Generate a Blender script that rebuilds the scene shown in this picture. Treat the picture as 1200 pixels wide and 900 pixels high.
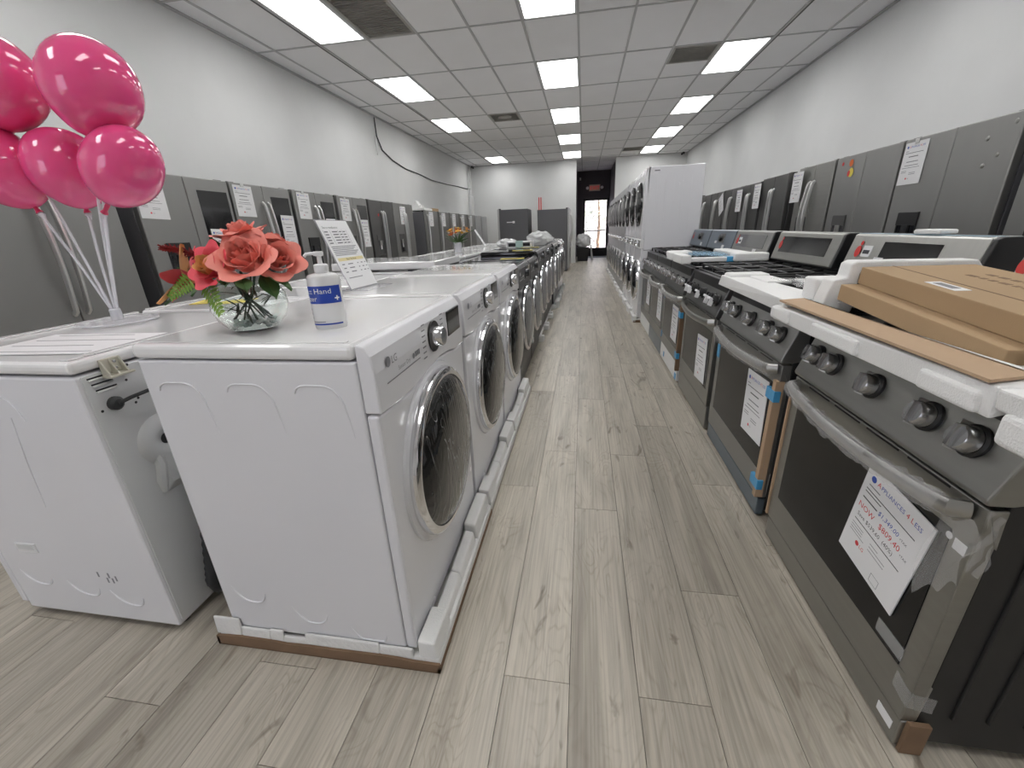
import bpy, bmesh, math, random
from mathutils import Vector, Matrix, noise as mnoise
random.seed(7)
SC = bpy.context.scene
for o in list(bpy.data.objects): bpy.data.objects.remove(o)
COL = SC.collection
R = math.radians
PI = math.pi

# ------------------------------------------------------------------ camera, world, exposure
def camera():
    PX, PY = 600.0, 450.0
    vy = (684.0, 265.6); vz = (655.0, 1765.0)          # vanishing points of the aisle and of the verticals
    f = math.sqrt(-((vy[0]-PX)*(vz[0]-PX) + (vy[1]-PY)*(vz[1]-PY)))
    dy = Vector(((vy[0]-PX)/f, -(vy[1]-PY)/f, -1)).normalized()
    up = -Vector(((vz[0]-PX)/f, -(vz[1]-PY)/f, -1))
    up = (up - dy*up.dot(dy)).normalized()
    dx = dy.cross(up)
    m = Matrix((dx, dy, up))                             # rows: world axes in camera coordinates
    cd = bpy.data.cameras.new('camera'); co = bpy.data.objects.new('camera', cd); COL.objects.link(co)
    co.matrix_world = Matrix.Translation((0, 0, 1.2)) @ m.to_4x4()
    cd.sensor_fit = 'HORIZONTAL'; cd.sensor_width = 36.0; cd.lens = f/1200*36; cd.clip_start = 0.02
    SC.camera = co
camera()
W = bpy.data.worlds.new('World'); SC.world = W; W.use_nodes = True
_bg = W.node_tree.nodes['Background']; _bg.inputs[0].default_value = (.84, .87, 1, 1); _bg.inputs[1].default_value = 3.2
_sd = bpy.data.lights.new('sun', 'SUN'); _sd.energy = 16; _sd.angle = R(.5); _sd.color = (1, .96, .9)
_so = bpy.data.objects.new('sun', _sd); COL.objects.link(_so); _so.rotation_euler = Vector((-.55, .45, -.9)).to_track_quat('-Z', 'Y').to_euler()
SC.view_settings.view_transform = 'Standard'; SC.view_settings.look = 'None'
SC.view_settings.gamma = 1; SC.view_settings.use_curve_mapping = False
SC.view_settings.exposure = 0.0
LIGHT = 9.0                                              # radiance of the ceiling diffusers

# ------------------------------------------------------------------ materials
def M(name, col, rough=.5, metal=0, var=0, vscale=4, stretch=(1,1,1), bump=0, bscale=60, bstretch=None,
      coat=0, trans=0, alpha=1, emis=0, spec=.5, sss=0, rvar=0):
    m = bpy.data.materials.new(name); m.use_nodes = True
    nt = m.node_tree; N = nt.nodes; L = nt.links; b = N['Principled BSDF']
    b.inputs['Base Color'].default_value = (*col, 1); b.inputs['Roughness'].default_value = rough
    b.inputs['Metallic'].default_value = metal; b.inputs['Coat Weight'].default_value = coat
    b.inputs['Coat Roughness'].default_value = .05
    b.inputs['Transmission Weight'].default_value = trans; b.inputs['Alpha'].default_value = alpha
    b.inputs['Specular IOR Level'].default_value = spec
    if sss:
        b.inputs['Subsurface Weight'].default_value = sss; b.inputs['Subsurface Radius'].default_value = (.06, .02, .02)
    if emis:
        b.inputs['Emission Color'].default_value = (*col, 1); b.inputs['Emission Strength'].default_value = emis
    tc = N.new('ShaderNodeTexCoord')
    def nz(scale, st, det=4):
        mp = N.new('ShaderNodeMapping'); mp.inputs['Scale'].default_value = st
        L.new(tc.outputs['Object'], mp.inputs['Vector'])
        n = N.new('ShaderNodeTexNoise'); n.inputs['Scale'].default_value = scale; n.inputs['Detail'].default_value = det
        L.new(mp.outputs[0], n.inputs['Vector']); return n
    if var or rvar:
        n = nz(vscale, stretch)
        if var:
            mx = N.new('ShaderNodeMix'); mx.data_type = 'RGBA'
            mx.inputs['A'].default_value = (*[c*(1-var) for c in col], 1)
            mx.inputs['B'].default_value = (*[min(1, c*(1+var)) for c in col], 1)
            L.new(n.outputs['Fac'], mx.inputs['Factor']); L.new(mx.outputs['Result'], b.inputs['Base Color'])
        if rvar:
            mr = N.new('ShaderNodeMapRange'); mr.inputs[1].default_value = .3; mr.inputs[2].default_value = .7
            mr.inputs[3].default_value = max(.02, rough-rvar); mr.inputs[4].default_value = rough+rvar
            L.new(n.outputs['Fac'], mr.inputs[0]); L.new(mr.outputs[0], b.inputs['Roughness'])
    if bump:
        n2 = nz(bscale, bstretch or stretch, 3)
        bp = N.new('ShaderNodeBump'); bp.inputs['Strength'].default_value = bump; bp.inputs['Distance'].default_value = .004
        L.new(n2.outputs['Fac'], bp.inputs['Height']); L.new(bp.outputs[0], b.inputs['Normal'])
    return m

def wood_mat():
    m = bpy.data.materials.new('plank_wood'); m.use_nodes = True
    nt = m.node_tree; N = nt.nodes; L = nt.links; b = N['Principled BSDF']
    b.inputs['Roughness'].default_value = .36; b.inputs['Specular IOR Level'].default_value = .45
    tc = N.new('ShaderNodeTexCoord'); at = N.new('ShaderNodeAttribute'); at.attribute_name = 'tone'
    def mapped(scale):
        mp = N.new('ShaderNodeMapping'); mp.inputs['Scale'].default_value = scale
        L.new(tc.outputs['Object'], mp.inputs['Vector'])
        ad = N.new('ShaderNodeVectorMath'); ad.operation = 'ADD'
        sc = N.new('ShaderNodeVectorMath'); sc.operation = 'SCALE'; sc.inputs[0].default_value = (31, 17, 53)
        L.new(at.outputs['Fac'], sc.inputs['Scale']); L.new(mp.outputs[0], ad.inputs[0]); L.new(sc.outputs[0], ad.inputs[1])
        return ad
    n1 = N.new('ShaderNodeTexNoise'); n1.inputs['Scale'].default_value = 1; n1.inputs['Detail'].default_value = 5; n1.inputs['Distortion'].default_value = .6
    L.new(mapped((11, 1.1, 1)).outputs[0], n1.inputs['Vector'])
    n2 = N.new('ShaderNodeTexNoise'); n2.inputs['Scale'].default_value = 1; n2.inputs['Detail'].default_value = 6
    L.new(mapped((150, 3.0, 1)).outputs[0], n2.inputs['Vector'])
    n3 = N.new('ShaderNodeTexNoise'); n3.inputs['Scale'].default_value = 1; n3.inputs['Detail'].default_value = 3; n3.inputs['Distortion'].default_value = 2.0
    L.new(mapped((9, 3.2, 1)).outputs[0], n3.inputs['Vector'])
    r1 = N.new('ShaderNodeValToRGB'); e = r1.color_ramp.elements
    e[0].position = .25; e[0].color = (.34, .305, .255, 1); e[1].position = .75; e[1].color = (.60, .555, .475, 1)
    x = r1.color_ramp.elements.new(.48); x.color = (.49, .45, .378, 1)
    L.new(n1.outputs['Fac'], r1.inputs[0])
    mx = N.new('ShaderNodeMix'); mx.data_type = 'RGBA'; mx.blend_type = 'MULTIPLY'; mx.inputs['Factor'].default_value = .75
    r2 = N.new('ShaderNodeValToRGB'); e = r2.color_ramp.elements
    e[0].position = .3; e[0].color = (.70, .69, .68, 1); e[1].position = .62; e[1].color = (1.08, 1.07, 1.06, 1)
    L.new(n2.outputs['Fac'], r2.inputs[0]); L.new(r1.outputs[0], mx.inputs['A']); L.new(r2.outputs[0], mx.inputs['B'])
    # knots and dark cracks
    r3 = N.new('ShaderNodeValToRGB'); e = r3.color_ramp.elements
    e[0].position = .25; e[0].color = (.45, .41, .37, 1); e[1].position = .36; e[1].color = (1, 1, 1, 1)
    L.new(n3.outputs['Fac'], r3.inputs[0])
    m2 = N.new('ShaderNodeMix'); m2.data_type = 'RGBA'; m2.blend_type = 'MULTIPLY'; m2.inputs['Factor'].default_value = .85
    L.new(mx.outputs['Result'], m2.inputs['A']); L.new(r3.outputs[0], m2.inputs['B'])
    # cathedral grain: contour lines of a stretched noise
    n4 = N.new('ShaderNodeTexNoise'); n4.inputs['Scale'].default_value = 1; n4.inputs['Detail'].default_value = 2; n4.inputs['Distortion'].default_value = .9
    L.new(mapped((7.5, 2.2, 1)).outputs[0], n4.inputs['Vector'])
    k4 = N.new('ShaderNodeMath'); k4.operation = 'MULTIPLY'; k4.inputs[1].default_value = 26; L.new(n4.outputs['Fac'], k4.inputs[0])
    p4 = N.new('ShaderNodeMath'); p4.operation = 'PINGPONG'; p4.inputs[1].default_value = 1; L.new(k4.outputs[0], p4.inputs[0])
    r4 = N.new('ShaderNodeValToRGB'); e = r4.color_ramp.elements
    e[0].position = .0; e[0].color = (.86, .84, .815, 1); e[1].position = .45; e[1].color = (1.02, 1.02, 1.02, 1)
    L.new(p4.outputs[0], r4.inputs[0])
    n5 = N.new('ShaderNodeTexNoise'); n5.inputs['Scale'].default_value = 1; n5.inputs['Detail'].default_value = 3
    L.new(mapped((6, 2.5, 1)).outputs[0], n5.inputs['Vector'])
    f5 = N.new('ShaderNodeMapRange'); f5.inputs[1].default_value = .40; f5.inputs[2].default_value = .60; L.new(n5.outputs['Fac'], f5.inputs[0])
    m4 = N.new('ShaderNodeMix'); m4.data_type = 'RGBA'; m4.blend_type = 'MULTIPLY'
    L.new(f5.outputs[0], m4.inputs['Factor']); L.new(m2.outputs['Result'], m4.inputs['A']); L.new(r4.outputs[0], m4.inputs['B'])
    mr = N.new('ShaderNodeMapRange'); mr.inputs[3].default_value = .84; mr.inputs[4].default_value = 1.0
    L.new(at.outputs['Fac'], mr.inputs[0])
    hs = N.new('ShaderNodeHueSaturation'); hs.inputs['Saturation'].default_value = .98
    L.new(mr.outputs[0], hs.inputs['Value']); L.new(m4.outputs['Result'], hs.inputs['Color'])
    L.new(hs.outputs[0], b.inputs['Base Color'])
    bp = N.new('ShaderNodeBump'); bp.inputs['Strength'].default_value = .12; bp.inputs['Distance'].default_value = .002
    L.new(n2.outputs['Fac'], bp.inputs['Height']); L.new(bp.outputs[0], b.inputs['Normal'])
    return m

def film_glass(name, base, streak, lo=.60, hi=.64, rough=.08, stretch=(3, 9, 2.2)):
    """dark door glass still under its wrinkled shipping film"""
    m = M(name, base, rough, coat=.3)
    nt = m.node_tree; N = nt.nodes; L = nt.links; b = N['Principled BSDF']
    tc = N.new('ShaderNodeTexCoord'); mp = N.new('ShaderNodeMapping'); mp.inputs['Scale'].default_value = stretch
    L.new(tc.outputs['Object'], mp.inputs['Vector'])
    n = N.new('ShaderNodeTexNoise'); n.inputs['Scale'].default_value = 1.6; n.inputs['Detail'].default_value = 2; n.inputs['Distortion'].default_value = 1.2
    L.new(mp.outputs[0], n.inputs['Vector'])
    # thin iso-lines of the noise are the creases
    a = N.new('ShaderNodeMath'); a.operation = 'MULTIPLY'; a.inputs[1].default_value = 11; L.new(n.outputs['Fac'], a.inputs[0])
    fr = N.new('ShaderNodeMath'); fr.operation = 'PINGPONG'; fr.inputs[1].default_value = 1; L.new(a.outputs[0], fr.inputs[0])
    n2 = N.new('ShaderNodeTexNoise'); n2.inputs['Scale'].default_value = 9; L.new(tc.outputs['Object'], n2.inputs['Vector'])
    mu = N.new('ShaderNodeMapRange'); mu.inputs[1].default_value = .93; mu.inputs[2].default_value = .99; L.new(fr.outputs[0], mu.inputs[0])
    k = N.new('ShaderNodeMapRange'); k.inputs[1].default_value = .42; k.inputs[2].default_value = .62; L.new(n2.outputs['Fac'], k.inputs[0])
    p = N.new('ShaderNodeMath'); p.operation = 'MULTIPLY'; L.new(mu.outputs[0], p.inputs[0]); L.new(k.outputs[0], p.inputs[1])
    mx = N.new('ShaderNodeMix'); mx.data_type = 'RGBA'; mx.inputs['A'].default_value = (*base, 1); mx.inputs['B'].default_value = (*streak, 1)
    L.new(p.outputs[0], mx.inputs['Factor']); L.new(mx.outputs['Result'], b.inputs['Base Color'])
    bp = N.new('ShaderNodeBump'); bp.inputs['Strength'].default_value = .25; bp.inputs['Distance'].default_value = .003
    L.new(fr.outputs[0], bp.inputs['Height']); L.new(bp.outputs[0], b.inputs['Normal'])
    return m

def plastic_film(name, alpha=.35, rough=.12, tint=(.9, .9, .9), bs=40):
    m = M(name, tint, rough, bump=1.0, bscale=bs, alpha=alpha, spec=.8)
    return m

X = {}
X['wall'] = M('painted_plaster', (.70, .705, .70), .75, var=.07, vscale=1.6, bump=.12, bscale=9)
X['dark_wall'] = M('dark_painted_wall', (.11, .095, .11), .7, var=.1)
X['slab'] = M('slab', (.3, .3, .3), .9)
X['tile'] = M('ceiling_tile', (.90, .895, .90), .95, var=.03, vscale=2.5, bump=.12, bscale=160)
X['tbar'] = M('ceiling_grid', (.50, .50, .50), .5)
X['darkbar'] = M('dark_grid', (.06, .06, .06), .5)
X['lightframe'] = M('light_frame', (.75, .75, .75), .4)
X['diffuser'] = M('light_diffuser', (1, .995, .985), .5, emis=LIGHT)
X['vent'] = M('dusty_vent', (.40, .39, .36), .8, var=.3, vscale=6)
X['floor_under'] = M('dark_joint', (.05, .045, .04), .9)
X['wood'] = wood_mat()
X['white'] = M('white_enamel', (.74, .74, .77), .24, var=.015, vscale=2, coat=.25, rvar=.05)
X['white_top'] = M('white_glossy_top', (.82, .82, .82), .10, coat=.4, rvar=.04, vscale=3)
X['whiteplastic'] = M('white_plastic', (.78, .78, .79), .35)
X['galv'] = M('grey_steel_back', (.66, .67, .675), .35, .1, var=.06, vscale=3)
X['beige'] = M('beige_plastic', (.52, .50, .42), .45)
X['rubber'] = M('dark_rubber', (.035, .036, .038), .5, bump=.3, bscale=150)
X['black'] = M('black_plastic', (.012, .012, .013), .35)
X['blackgloss'] = M('black_gloss', (.012, .012, .014), .06, coat=.5)
X['blackbody'] = M('black_painted_body', (.016, .016, .017), .38, var=.15, vscale=2)
X['graphite'] = M('graphite_enamel', (.045, .046, .05), .28, .5, coat=.2)
X['chrome'] = M('chrome', (.80, .80, .82), .10, 1.0)
X['steelgrey'] = M('stainless', (.34, .338, .318), .36, .9, var=.08, vscale=2, stretch=(1, 1, 24))
X['knobsteel'] = M('polished_knob', (.42, .42, .42), .22, .9)
X['steelbright'] = M('bright_stainless', (.42, .415, .395), .32, .9, var=.08, vscale=2, stretch=(1, 30, 1))
X['steeldark'] = M('black_stainless', (.33, .328, .318), .42, .85, var=.07, vscale=1.2, stretch=(1, 4, 1))
X['steelblack'] = M('dark_black_stainless', (.16, .158, .155), .38, .85, var=.12, vscale=1.2, stretch=(1, 5, 1))
X['steelblue'] = M('steel_under_blue_film', (.16, .20, .24), .30, .7, var=.2, vscale=3)
X['silver'] = M('silver_fridge', (.46, .46, .47), .36, .6)
X['fridgeside'] = M('fridge_side', (.11, .11, .118), .55, bump=.2, bscale=200)
X['handle'] = M('handle_metal', (.68, .68, .67), .28, .85)
X['oven_glass'] = M('oven_glass', (.012, .012, .012), .16, spec=.28)
X['window'] = M('fridge_window', (.010, .010, .011), .08, bump=.25, bscale=7, coat=.5)
X['door_glass'] = film_glass('washer_door_glass', (.016, .016, .016), (.45, .45, .43))
X['door_film'] = film_glass('filmed_washer_door_glass', (.20, .20, .20), (.55, .55, .55), rough=.25)
X['foam'] = M('white_foam', (.80, .80, .79), .85, bump=.5, bscale=260, var=.03, vscale=8)
X['foamcut'] = M('worn_white_foam', (.74, .735, .72), .9, bump=.8, bscale=90, var=.08, vscale=12)
X['card'] = M('cardboard', (.40, .275, .155), .8, var=.08, vscale=3, bump=.12, bscale=80, bstretch=(1, 8, 1))
X['carddark'] = M('worn_cardboard', (.20, .125, .075), .85, var=.25, vscale=9, bump=.3, bscale=50)
X['cardlight'] = M('pale_cardboard', (.46, .325, .21), .8, var=.06, vscale=4)
X['paper'] = M('white_paper', (.80, .80, .81), .7)
X['ink'] = M('black_ink', (.06, .06, .07), .7)
X['inkgrey'] = M('grey_ink', (.22, .22, .24), .7)
X['inkblue'] = M('blue_ink', (.05, .10, .42), .7)
X['inkred'] = M('red_ink', (.62, .05, .06), .7)
X['yellow'] = M('yellow_label', (.75, .62, .10), .6)
X['highlight'] = M('yellow_highlight', (.75, .66, .35), .6)
X['redtag'] = M('red_tag', (.65, .035, .03), .5)
X['bluetape'] = M('blue_tape', (.07, .34, .62), .35, bump=.3, bscale=60)
X['cleartape'] = M('clear_tape', (.55, .55, .55), .2, alpha=.35, bump=.3, bscale=120)
X['film'] = plastic_film('clear_wrap', .20, .08)
X['bag'] = plastic_film('plastic_bag', .62, .18, (.82, .83, .83), 60)
X['balloon'] = M('pink_balloon', (.80, .08, .26), .10, coat=.5, sss=.25, var=.12, vscale=3)
X['knot'] = M('balloon_knot', (.55, .015, .09), .3)
X['stick'] = M('clear_stick', (.80, .80, .84), .12, alpha=.45, spec=.8)
X['acrylic'] = M('clear_acrylic', (.74, .74, .78), .06, alpha=.42, spec=.8)
X['vase'] = M('vase_glass', (.96, 1, .98), .02, trans=1.0)
X['vase'].node_tree.nodes['Principled BSDF'].inputs['IOR'].default_value = 1.35
X['gem'] = M('glass_gem', (.75, .84, .80), .08, trans=.5, coat=.3)
X['rose'] = M('coral_petal', (.90, .29, .235), .55, var=.16, vscale=22, sss=.08)
X['rose_pink'] = M('pink_red_petal', (.80, .08, .11), .55, var=.2, vscale=22)
X['rose_orange'] = M('orange_petal', (.90, .42, .16), .55, var=.25, vscale=25)
X['plume'] = M('dark_red_plume', (.24, .012, .015), .7)
X['leaf'] = M('leaf_green', (.055, .125, .035), .5, var=.3, vscale=15)
X['leafpale'] = M('pale_leaf', (.36, .38, .30), .6)
X['leaflight'] = M('fern_green', (.20, .34, .05), .5, var=.2, vscale=15)
X['stem'] = M('dark_stem', (.03, .05, .028), .6)
X['flower_yellow'] = M('yellow_petal', (.80, .45, .06), .6, var=.2, vscale=30)
X['flower_white'] = M('cream_petal', (.85, .74, .60), .6)
X['flower_orange'] = M('burnt_orange_petal', (.70, .16, .04), .6)
X['sanit'] = M('translucent_bottle', (.82, .82, .82), .18, trans=.12, coat=.2)
X['labelblue'] = M('label_blue', (.015, .055, .36), .4)
X['teal'] = M('pale_teal_plastic', (.40, .55, .52), .4)
X['exitred'] = M('exit_red', (.75, .05, .04), .5, emis=.5)
X['outside'] = M('pale_outdoor_wall', (.78, .70, .72), .8)
X['pave'] = M('pavement', (.55, .53, .55), .9, var=.1)
X['glass'] = M('door_glass_pane', (.95, .97, 1), .02, alpha=.18, spec=.6)
X['frame'] = M('dark_door_frame', (.03, .028, .03), .4, .5)
X['sconce'] = M('camera_black', (.015, .015, .015), .3)

# ------------------------------------------------------------------ mesh building
class MB:
    def __init__(s): s.v = []; s.f = []; s.m = []; s.s = []
    def add(s, vs, fs, mi=0, sm=False):
        o = len(s.v); s.v += [tuple(v) for v in vs]
        for f in fs: s.f.append([i+o for i in f]); s.m.append(mi); s.s.append(sm)
        return s
    def box(s, a, b, mi=0):
        x0, y0, z0 = [min(p, q) for p, q in zip(a, b)]; x1, y1, z1 = [max(p, q) for p, q in zip(a, b)]
        return s.add([(x0,y0,z0),(x1,y0,z0),(x1,y1,z0),(x0,y1,z0),(x0,y0,z1),(x1,y0,z1),(x1,y1,z1),(x0,y1,z1)],
                     [(0,3,2,1),(4,5,6,7),(0,1,5,4),(1,2,6,5),(2,3,7,6),(3,0,4,7)], mi)
    def hexa(s, b4, t4, mi=0):
        return s.add(list(b4)+list(t4), [(0,3,2,1),(4,5,6,7),(0,1,5,4),(1,2,6,5),(2,3,7,6),(3,0,4,7)], mi)
    def quad(s, pts, mi=0): return s.add(pts, [tuple(range(len(pts)))], mi)
    def prism(s, poly, axis, lo, hi, mi=0):
        n = len(poly); mk = {'x': lambda u, w, t: (t, u, w), 'y': lambda u, w, t: (u, t, w), 'z': lambda u, w, t: (u, w, t)}[axis]
        vs = [mk(u, w, lo) for u, w in poly]+[mk(u, w, hi) for u, w in poly]
        fs = [tuple(range(n))[::-1], tuple(range(n, 2*n))]+[(i, (i+1) % n, n+(i+1) % n, n+i) for i in range(n)]
        return s.add(vs, fs, mi)
    def tube(s, pts, r, n=8, mi=0, sy=1.0, closed=False):
        pts = [Vector(p) for p in pts]; rings = []; k = len(pts)
        rr = r if isinstance(r, (list, tuple)) else [r]*k
        prev = None
        for i, p in enumerate(pts):
            if closed: t = pts[(i+1) % k]-pts[i-1]
            else: t = pts[min(i+1, k-1)]-pts[max(i-1, 0)]
            t.normalize()
            if prev is None:
                a = Vector((0, 0, 1)) if abs(t.z) < .9 else Vector((1, 0, 0))
                prev = t.cross(a).normalized()
            u = (prev - t*prev.dot(t)).normalized(); w = t.cross(u); prev = u
            rings.append([p+u*(math.cos(2*PI*j/n)*rr[i])+w*(math.sin(2*PI*j/n)*rr[i]*sy) for j in range(n)])
        vs = [v for g in rings for v in g]; fs = []
        for i in range(k if closed else k-1):
            i2 = (i+1) % k
            for j in range(n): fs.append((i*n+j, i*n+(j+1) % n, i2*n+(j+1) % n, i2*n+j))
        s.add(vs, fs, mi, True)
        if not closed: s.add(rings[0], [tuple(range(n))[::-1]], mi); s.add(rings[-1], [tuple(range(n))], mi)
        return s
    def lathe(s, prof, c=(0,0,0), axis=(0,0,1), n=24, mi=0, sx=1.0, sy=1.0, sm=True):
        ax = Vector(axis).normalized(); a = Vector((0, 0, 1)) if abs(ax.z) < .9 else Vector((1, 0, 0))
        u = a.cross(ax).normalized(); w = ax.cross(u); c = Vector(c); vs = []; fs = []
        for r, h in prof:
            for j in range(n): vs.append(c+ax*h+u*(r*sx*math.cos(2*PI*j/n))+w*(r*sy*math.sin(2*PI*j/n)))
        for i in range(len(prof)-1):
            for j in range(n): fs.append((i*n+j, i*n+(j+1) % n, (i+1)*n+(j+1) % n, (i+1)*n+j))
        return s.add(vs, fs, mi, sm)
    def disc(s, c, r, axis=(1,0,0), n=20, mi=0, sx=1, sy=1):
        ax = Vector(axis).normalized(); a = Vector((0, 0, 1)) if abs(ax.z) < .9 else Vector((1, 0, 0))
        u = a.cross(ax).normalized(); w = ax.cross(u); c = Vector(c)
        return s.add([c+u*(r*sx*math.cos(2*PI*j/n))+w*(r*sy*math.sin(2*PI*j/n)) for j in range(n)], [tuple(range(n))], mi)
    def sphere(s, c, r, n=12, m=8, mi=0):
        r = r if isinstance(r, (list, tuple)) else (r, r, r); vs = []; fs = []
        for i in range(m+1):
            t = PI*i/m
            for j in range(n): vs.append((c[0]+r[0]*math.sin(t)*math.cos(2*PI*j/n), c[1]+r[1]*math.sin(t)*math.sin(2*PI*j/n), c[2]+r[2]*math.cos(t)))
        for i in range(m):
            for j in range(n): fs.append((i*n+j, (i+1)*n+j, (i+1)*n+(j+1) % n, i*n+(j+1) % n))
        return s.add(vs, fs, mi, True)
    def grid(s, fn, nu, nv, mi=0, sm=True):
        vs = [fn(i/nu, j/nv) for i in range(nu+1) for j in range(nv+1)]
        fs = [(i*(nv+1)+j, (i+1)*(nv+1)+j, (i+1)*(nv+1)+j+1, i*(nv+1)+j+1) for i in range(nu) for j in range(nv)]
        return s.add(vs, fs, mi, sm)
    def mesh(s, name, mats):
        me = bpy.data.meshes.new(name); me.from_pydata(s.v, [], s.f)
        for m in (mats if isinstance(mats, (list, tuple)) else [mats]): me.materials.append(X[m] if isinstance(m, str) else m)
        me.polygons.foreach_set('material_index', s.m); me.polygons.foreach_set('use_smooth', s.s)
        me.update(); return me
    def build(s, name, mats, parent=None, bevel=0, seg=2, loc=None, solid=0, label=None):
        me = s.mesh(name, mats); o = bpy.data.objects.new(name, me); COL.objects.link(o)
        if bevel or any(s.s):
            bm = bmesh.new(); bm.from_mesh(me); bmesh.ops.remove_doubles(bm, verts=bm.verts, dist=1e-6)
            bmesh.ops.recalc_face_normals(bm, faces=bm.faces); bm.to_mesh(me); bm.free()
        if any(s.s): me.set_sharp_from_angle(angle=R(40))
        if parent is not None: o.parent = parent
        if loc is not None: o.location = loc
        if solid:
            md = o.modifiers.new('solid', 'SOLIDIFY'); md.thickness = solid; md.offset = 0
        if bevel:
            md = o.modifiers.new('bevel', 'BEVEL'); md.width = bevel; md.segments = seg; md.limit_method = 'ANGLE'; md.angle_limit = R(40)
        if label: o['label'] = label
        return o

LABELS = {}
def tag(o, label, cat, group=None, kind=None):
    if label:
        o['label'] = label; LABELS.setdefault(label, []).append(o.name)
    if cat: o['category'] = cat
    if group: o['group'] = group
    if kind: o['kind'] = kind
    return o
def thing(name, label, cat, loc=(0,0,0), rz=0, group=None):
    o = bpy.data.objects.new(name, None); COL.objects.link(o); o.empty_display_size = .05
    o.location = loc; o.rotation_euler = (0, 0, rz); return tag(o, label, cat, group)
def struct(o): o['kind'] = 'structure'; return o
def dup(root, label, loc, rz=None, group=None):
    r = root.copy(); COL.objects.link(r); r.location = loc
    if rz is not None: r.rotation_euler = (0, 0, rz)
    for ch in list(root.children):
        c = ch.copy(); COL.objects.link(c); c.parent = r
        for g in ch.children:
            d = g.copy(); COL.objects.link(d); d.parent = c
    tag(r, label, None, group); return r
def share(o, mat_from, mat_to):
    """give one copied object its own mesh with another material"""
    me = o.data.copy(); o.data = me
    for i, m in enumerate(me.materials):
        if m == X[mat_from]: me.materials[i] = X[mat_to]

# ------------------------------------------------------------------ lettering (Blender's own font, turned into flat meshes)
_tc = {}
def glyphs(txt):
    if txt not in _tc:
        cu = bpy.data.curves.new('t', 'FONT'); cu.body = txt; cu.size = 1; cu.resolution_u = 2
        ob = bpy.data.objects.new('t', cu); COL.objects.link(ob)
        dg = bpy.context.evaluated_depsgraph_get(); dg.update()
        me = ob.evaluated_get(dg).to_mesh()
        vs = [tuple(v.co) for v in me.vertices]; fs = [tuple(p.vertices) for p in me.polygons]
        ob.evaluated_get(dg).to_mesh_clear(); bpy.data.objects.remove(ob); bpy.data.curves.remove(cu)
        w = max(v[0] for v in vs) if vs else 1
        _tc[txt] = (vs, fs, w)
    return _tc[txt]
def text(mb, txt, size, fn, mi=0, align='l', slant=0):
    vs, fs, w = glyphs(txt); sh = {'l': 0, 'c': -w/2, 'r': -w}[align]
    return mb.add([fn((v[0]+sh+slant*v[1])*size, v[1]*size) for v in vs], fs, mi)

# ================================================================== THE ROOM
ZC = 3.283; XL, XR = -3.89, 3.20; YB = 15.6; YF = -4.0; YE = 18.95
def slab_obj(name, a, b, mat): return struct(MB().box(a, b).build(name, mat))
floor = slab_obj('floor', (XL-.1, YF-.1, -.06), (XR+.1, YE+.1, -.012), 'floor_under')
slab_obj('wall_left', (XL-.12, YF, -.02), (XL, YB, ZC+.1), 'wall')
slab_obj('wall_right', (XR, YF, -.02), (XR+.12, YB, ZC+.1), 'wall')
slab_obj('wall_back_left', (XL-.12, YB, -.02), (-.27, YB+.12, ZC+.1), 'wall')
slab_obj('wall_back_right', (1.0, YB, -.02), (XR+.12, YB+.12, ZC+.1), 'wall')
slab_obj('wall_corridor_left', (-.39, YB+.12, -.02), (-.29, YE, ZC+.1), 'dark_wall')
slab_obj('wall_corridor_right', (1.03, YB+.12, -.02), (1.13, YE, ZC+.1), 'dark_wall')
mb = MB(); mb.box((-.39, YE, -.02), (-.03, YE+.1, ZC+.1)); mb.box((.99, YE, -.02), (1.13, YE+.1, ZC+.1)); mb.box((-.03, YE, 2.27), (.99, YE+.1, ZC+.1))
struct(mb.build('wall_corridor_end', 'dark_wall'))
# shop front behind the camera: wall with one window opening
mb = MB(); mb.box((XL, YF-.12, -.02), (XR, YF, .35)); mb.box((XL, YF-.12, 2.7), (XR, YF, ZC+.1))
mb.box((-2.0, YF-.12, .35), (XR, YF, 2.7)); mb.box((XL, YF-.12, .35), (XL+.1, YF, 2.7))
struct(mb.build('wall_front', 'wall'))
# floor planks
PW, PL = .1865, 1.30
def plank(mb_or_none, x, y0, y1):
    return [(x+.0009, y0+.0009, -.011), (x+PW-.0009, y1-.0009, 0)]
def setattr_tone(me, vals):
    a = me.attributes.new('tone', 'FLOAT', 'FACE'); a.data.foreach_set('value', vals)
rnd = random.Random(3)
far = MB(); fart = []; cnt = 0
for c in range(-22, 19):
    x = -.015+c*PW
    if x < XL-.2 or x > XR: continue
    off = {-1: .81-PL, 1: .80-PL, 0: .30-PL, -2: .45-PL, 2: 1.18-PL, -3: .98-PL, 3: .55-PL}.get(c, rnd.uniform(-PL, 0))
    y = off
    while y > YF-.2: y -= PL
    while y < YE+.05:
        a, b = plank(None, x, y, min(y+PL, YE+.05)); t = rnd.random()
        if x > XR-PW or y < YF: pass
        near = -2.75 < x < 1.3 and -.4 < y+PL and y < 8.2 and (x > -1.0 or y < 2.2) and (x < .72 or y < 1.0)
        if near and cnt < 290:
            q = MB().box(a, b); o = q.build('plank', 'wood', floor); setattr_tone(o.data, [t]*6); o['kind'] = 'structure'; cnt += 1
        else:
            far.box(a, b); fart += [t]*6
        y += PL
o = far.build('far_planks', 'wood', floor); setattr_tone(o.data, fart); o['kind'] = 'stuff'
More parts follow.
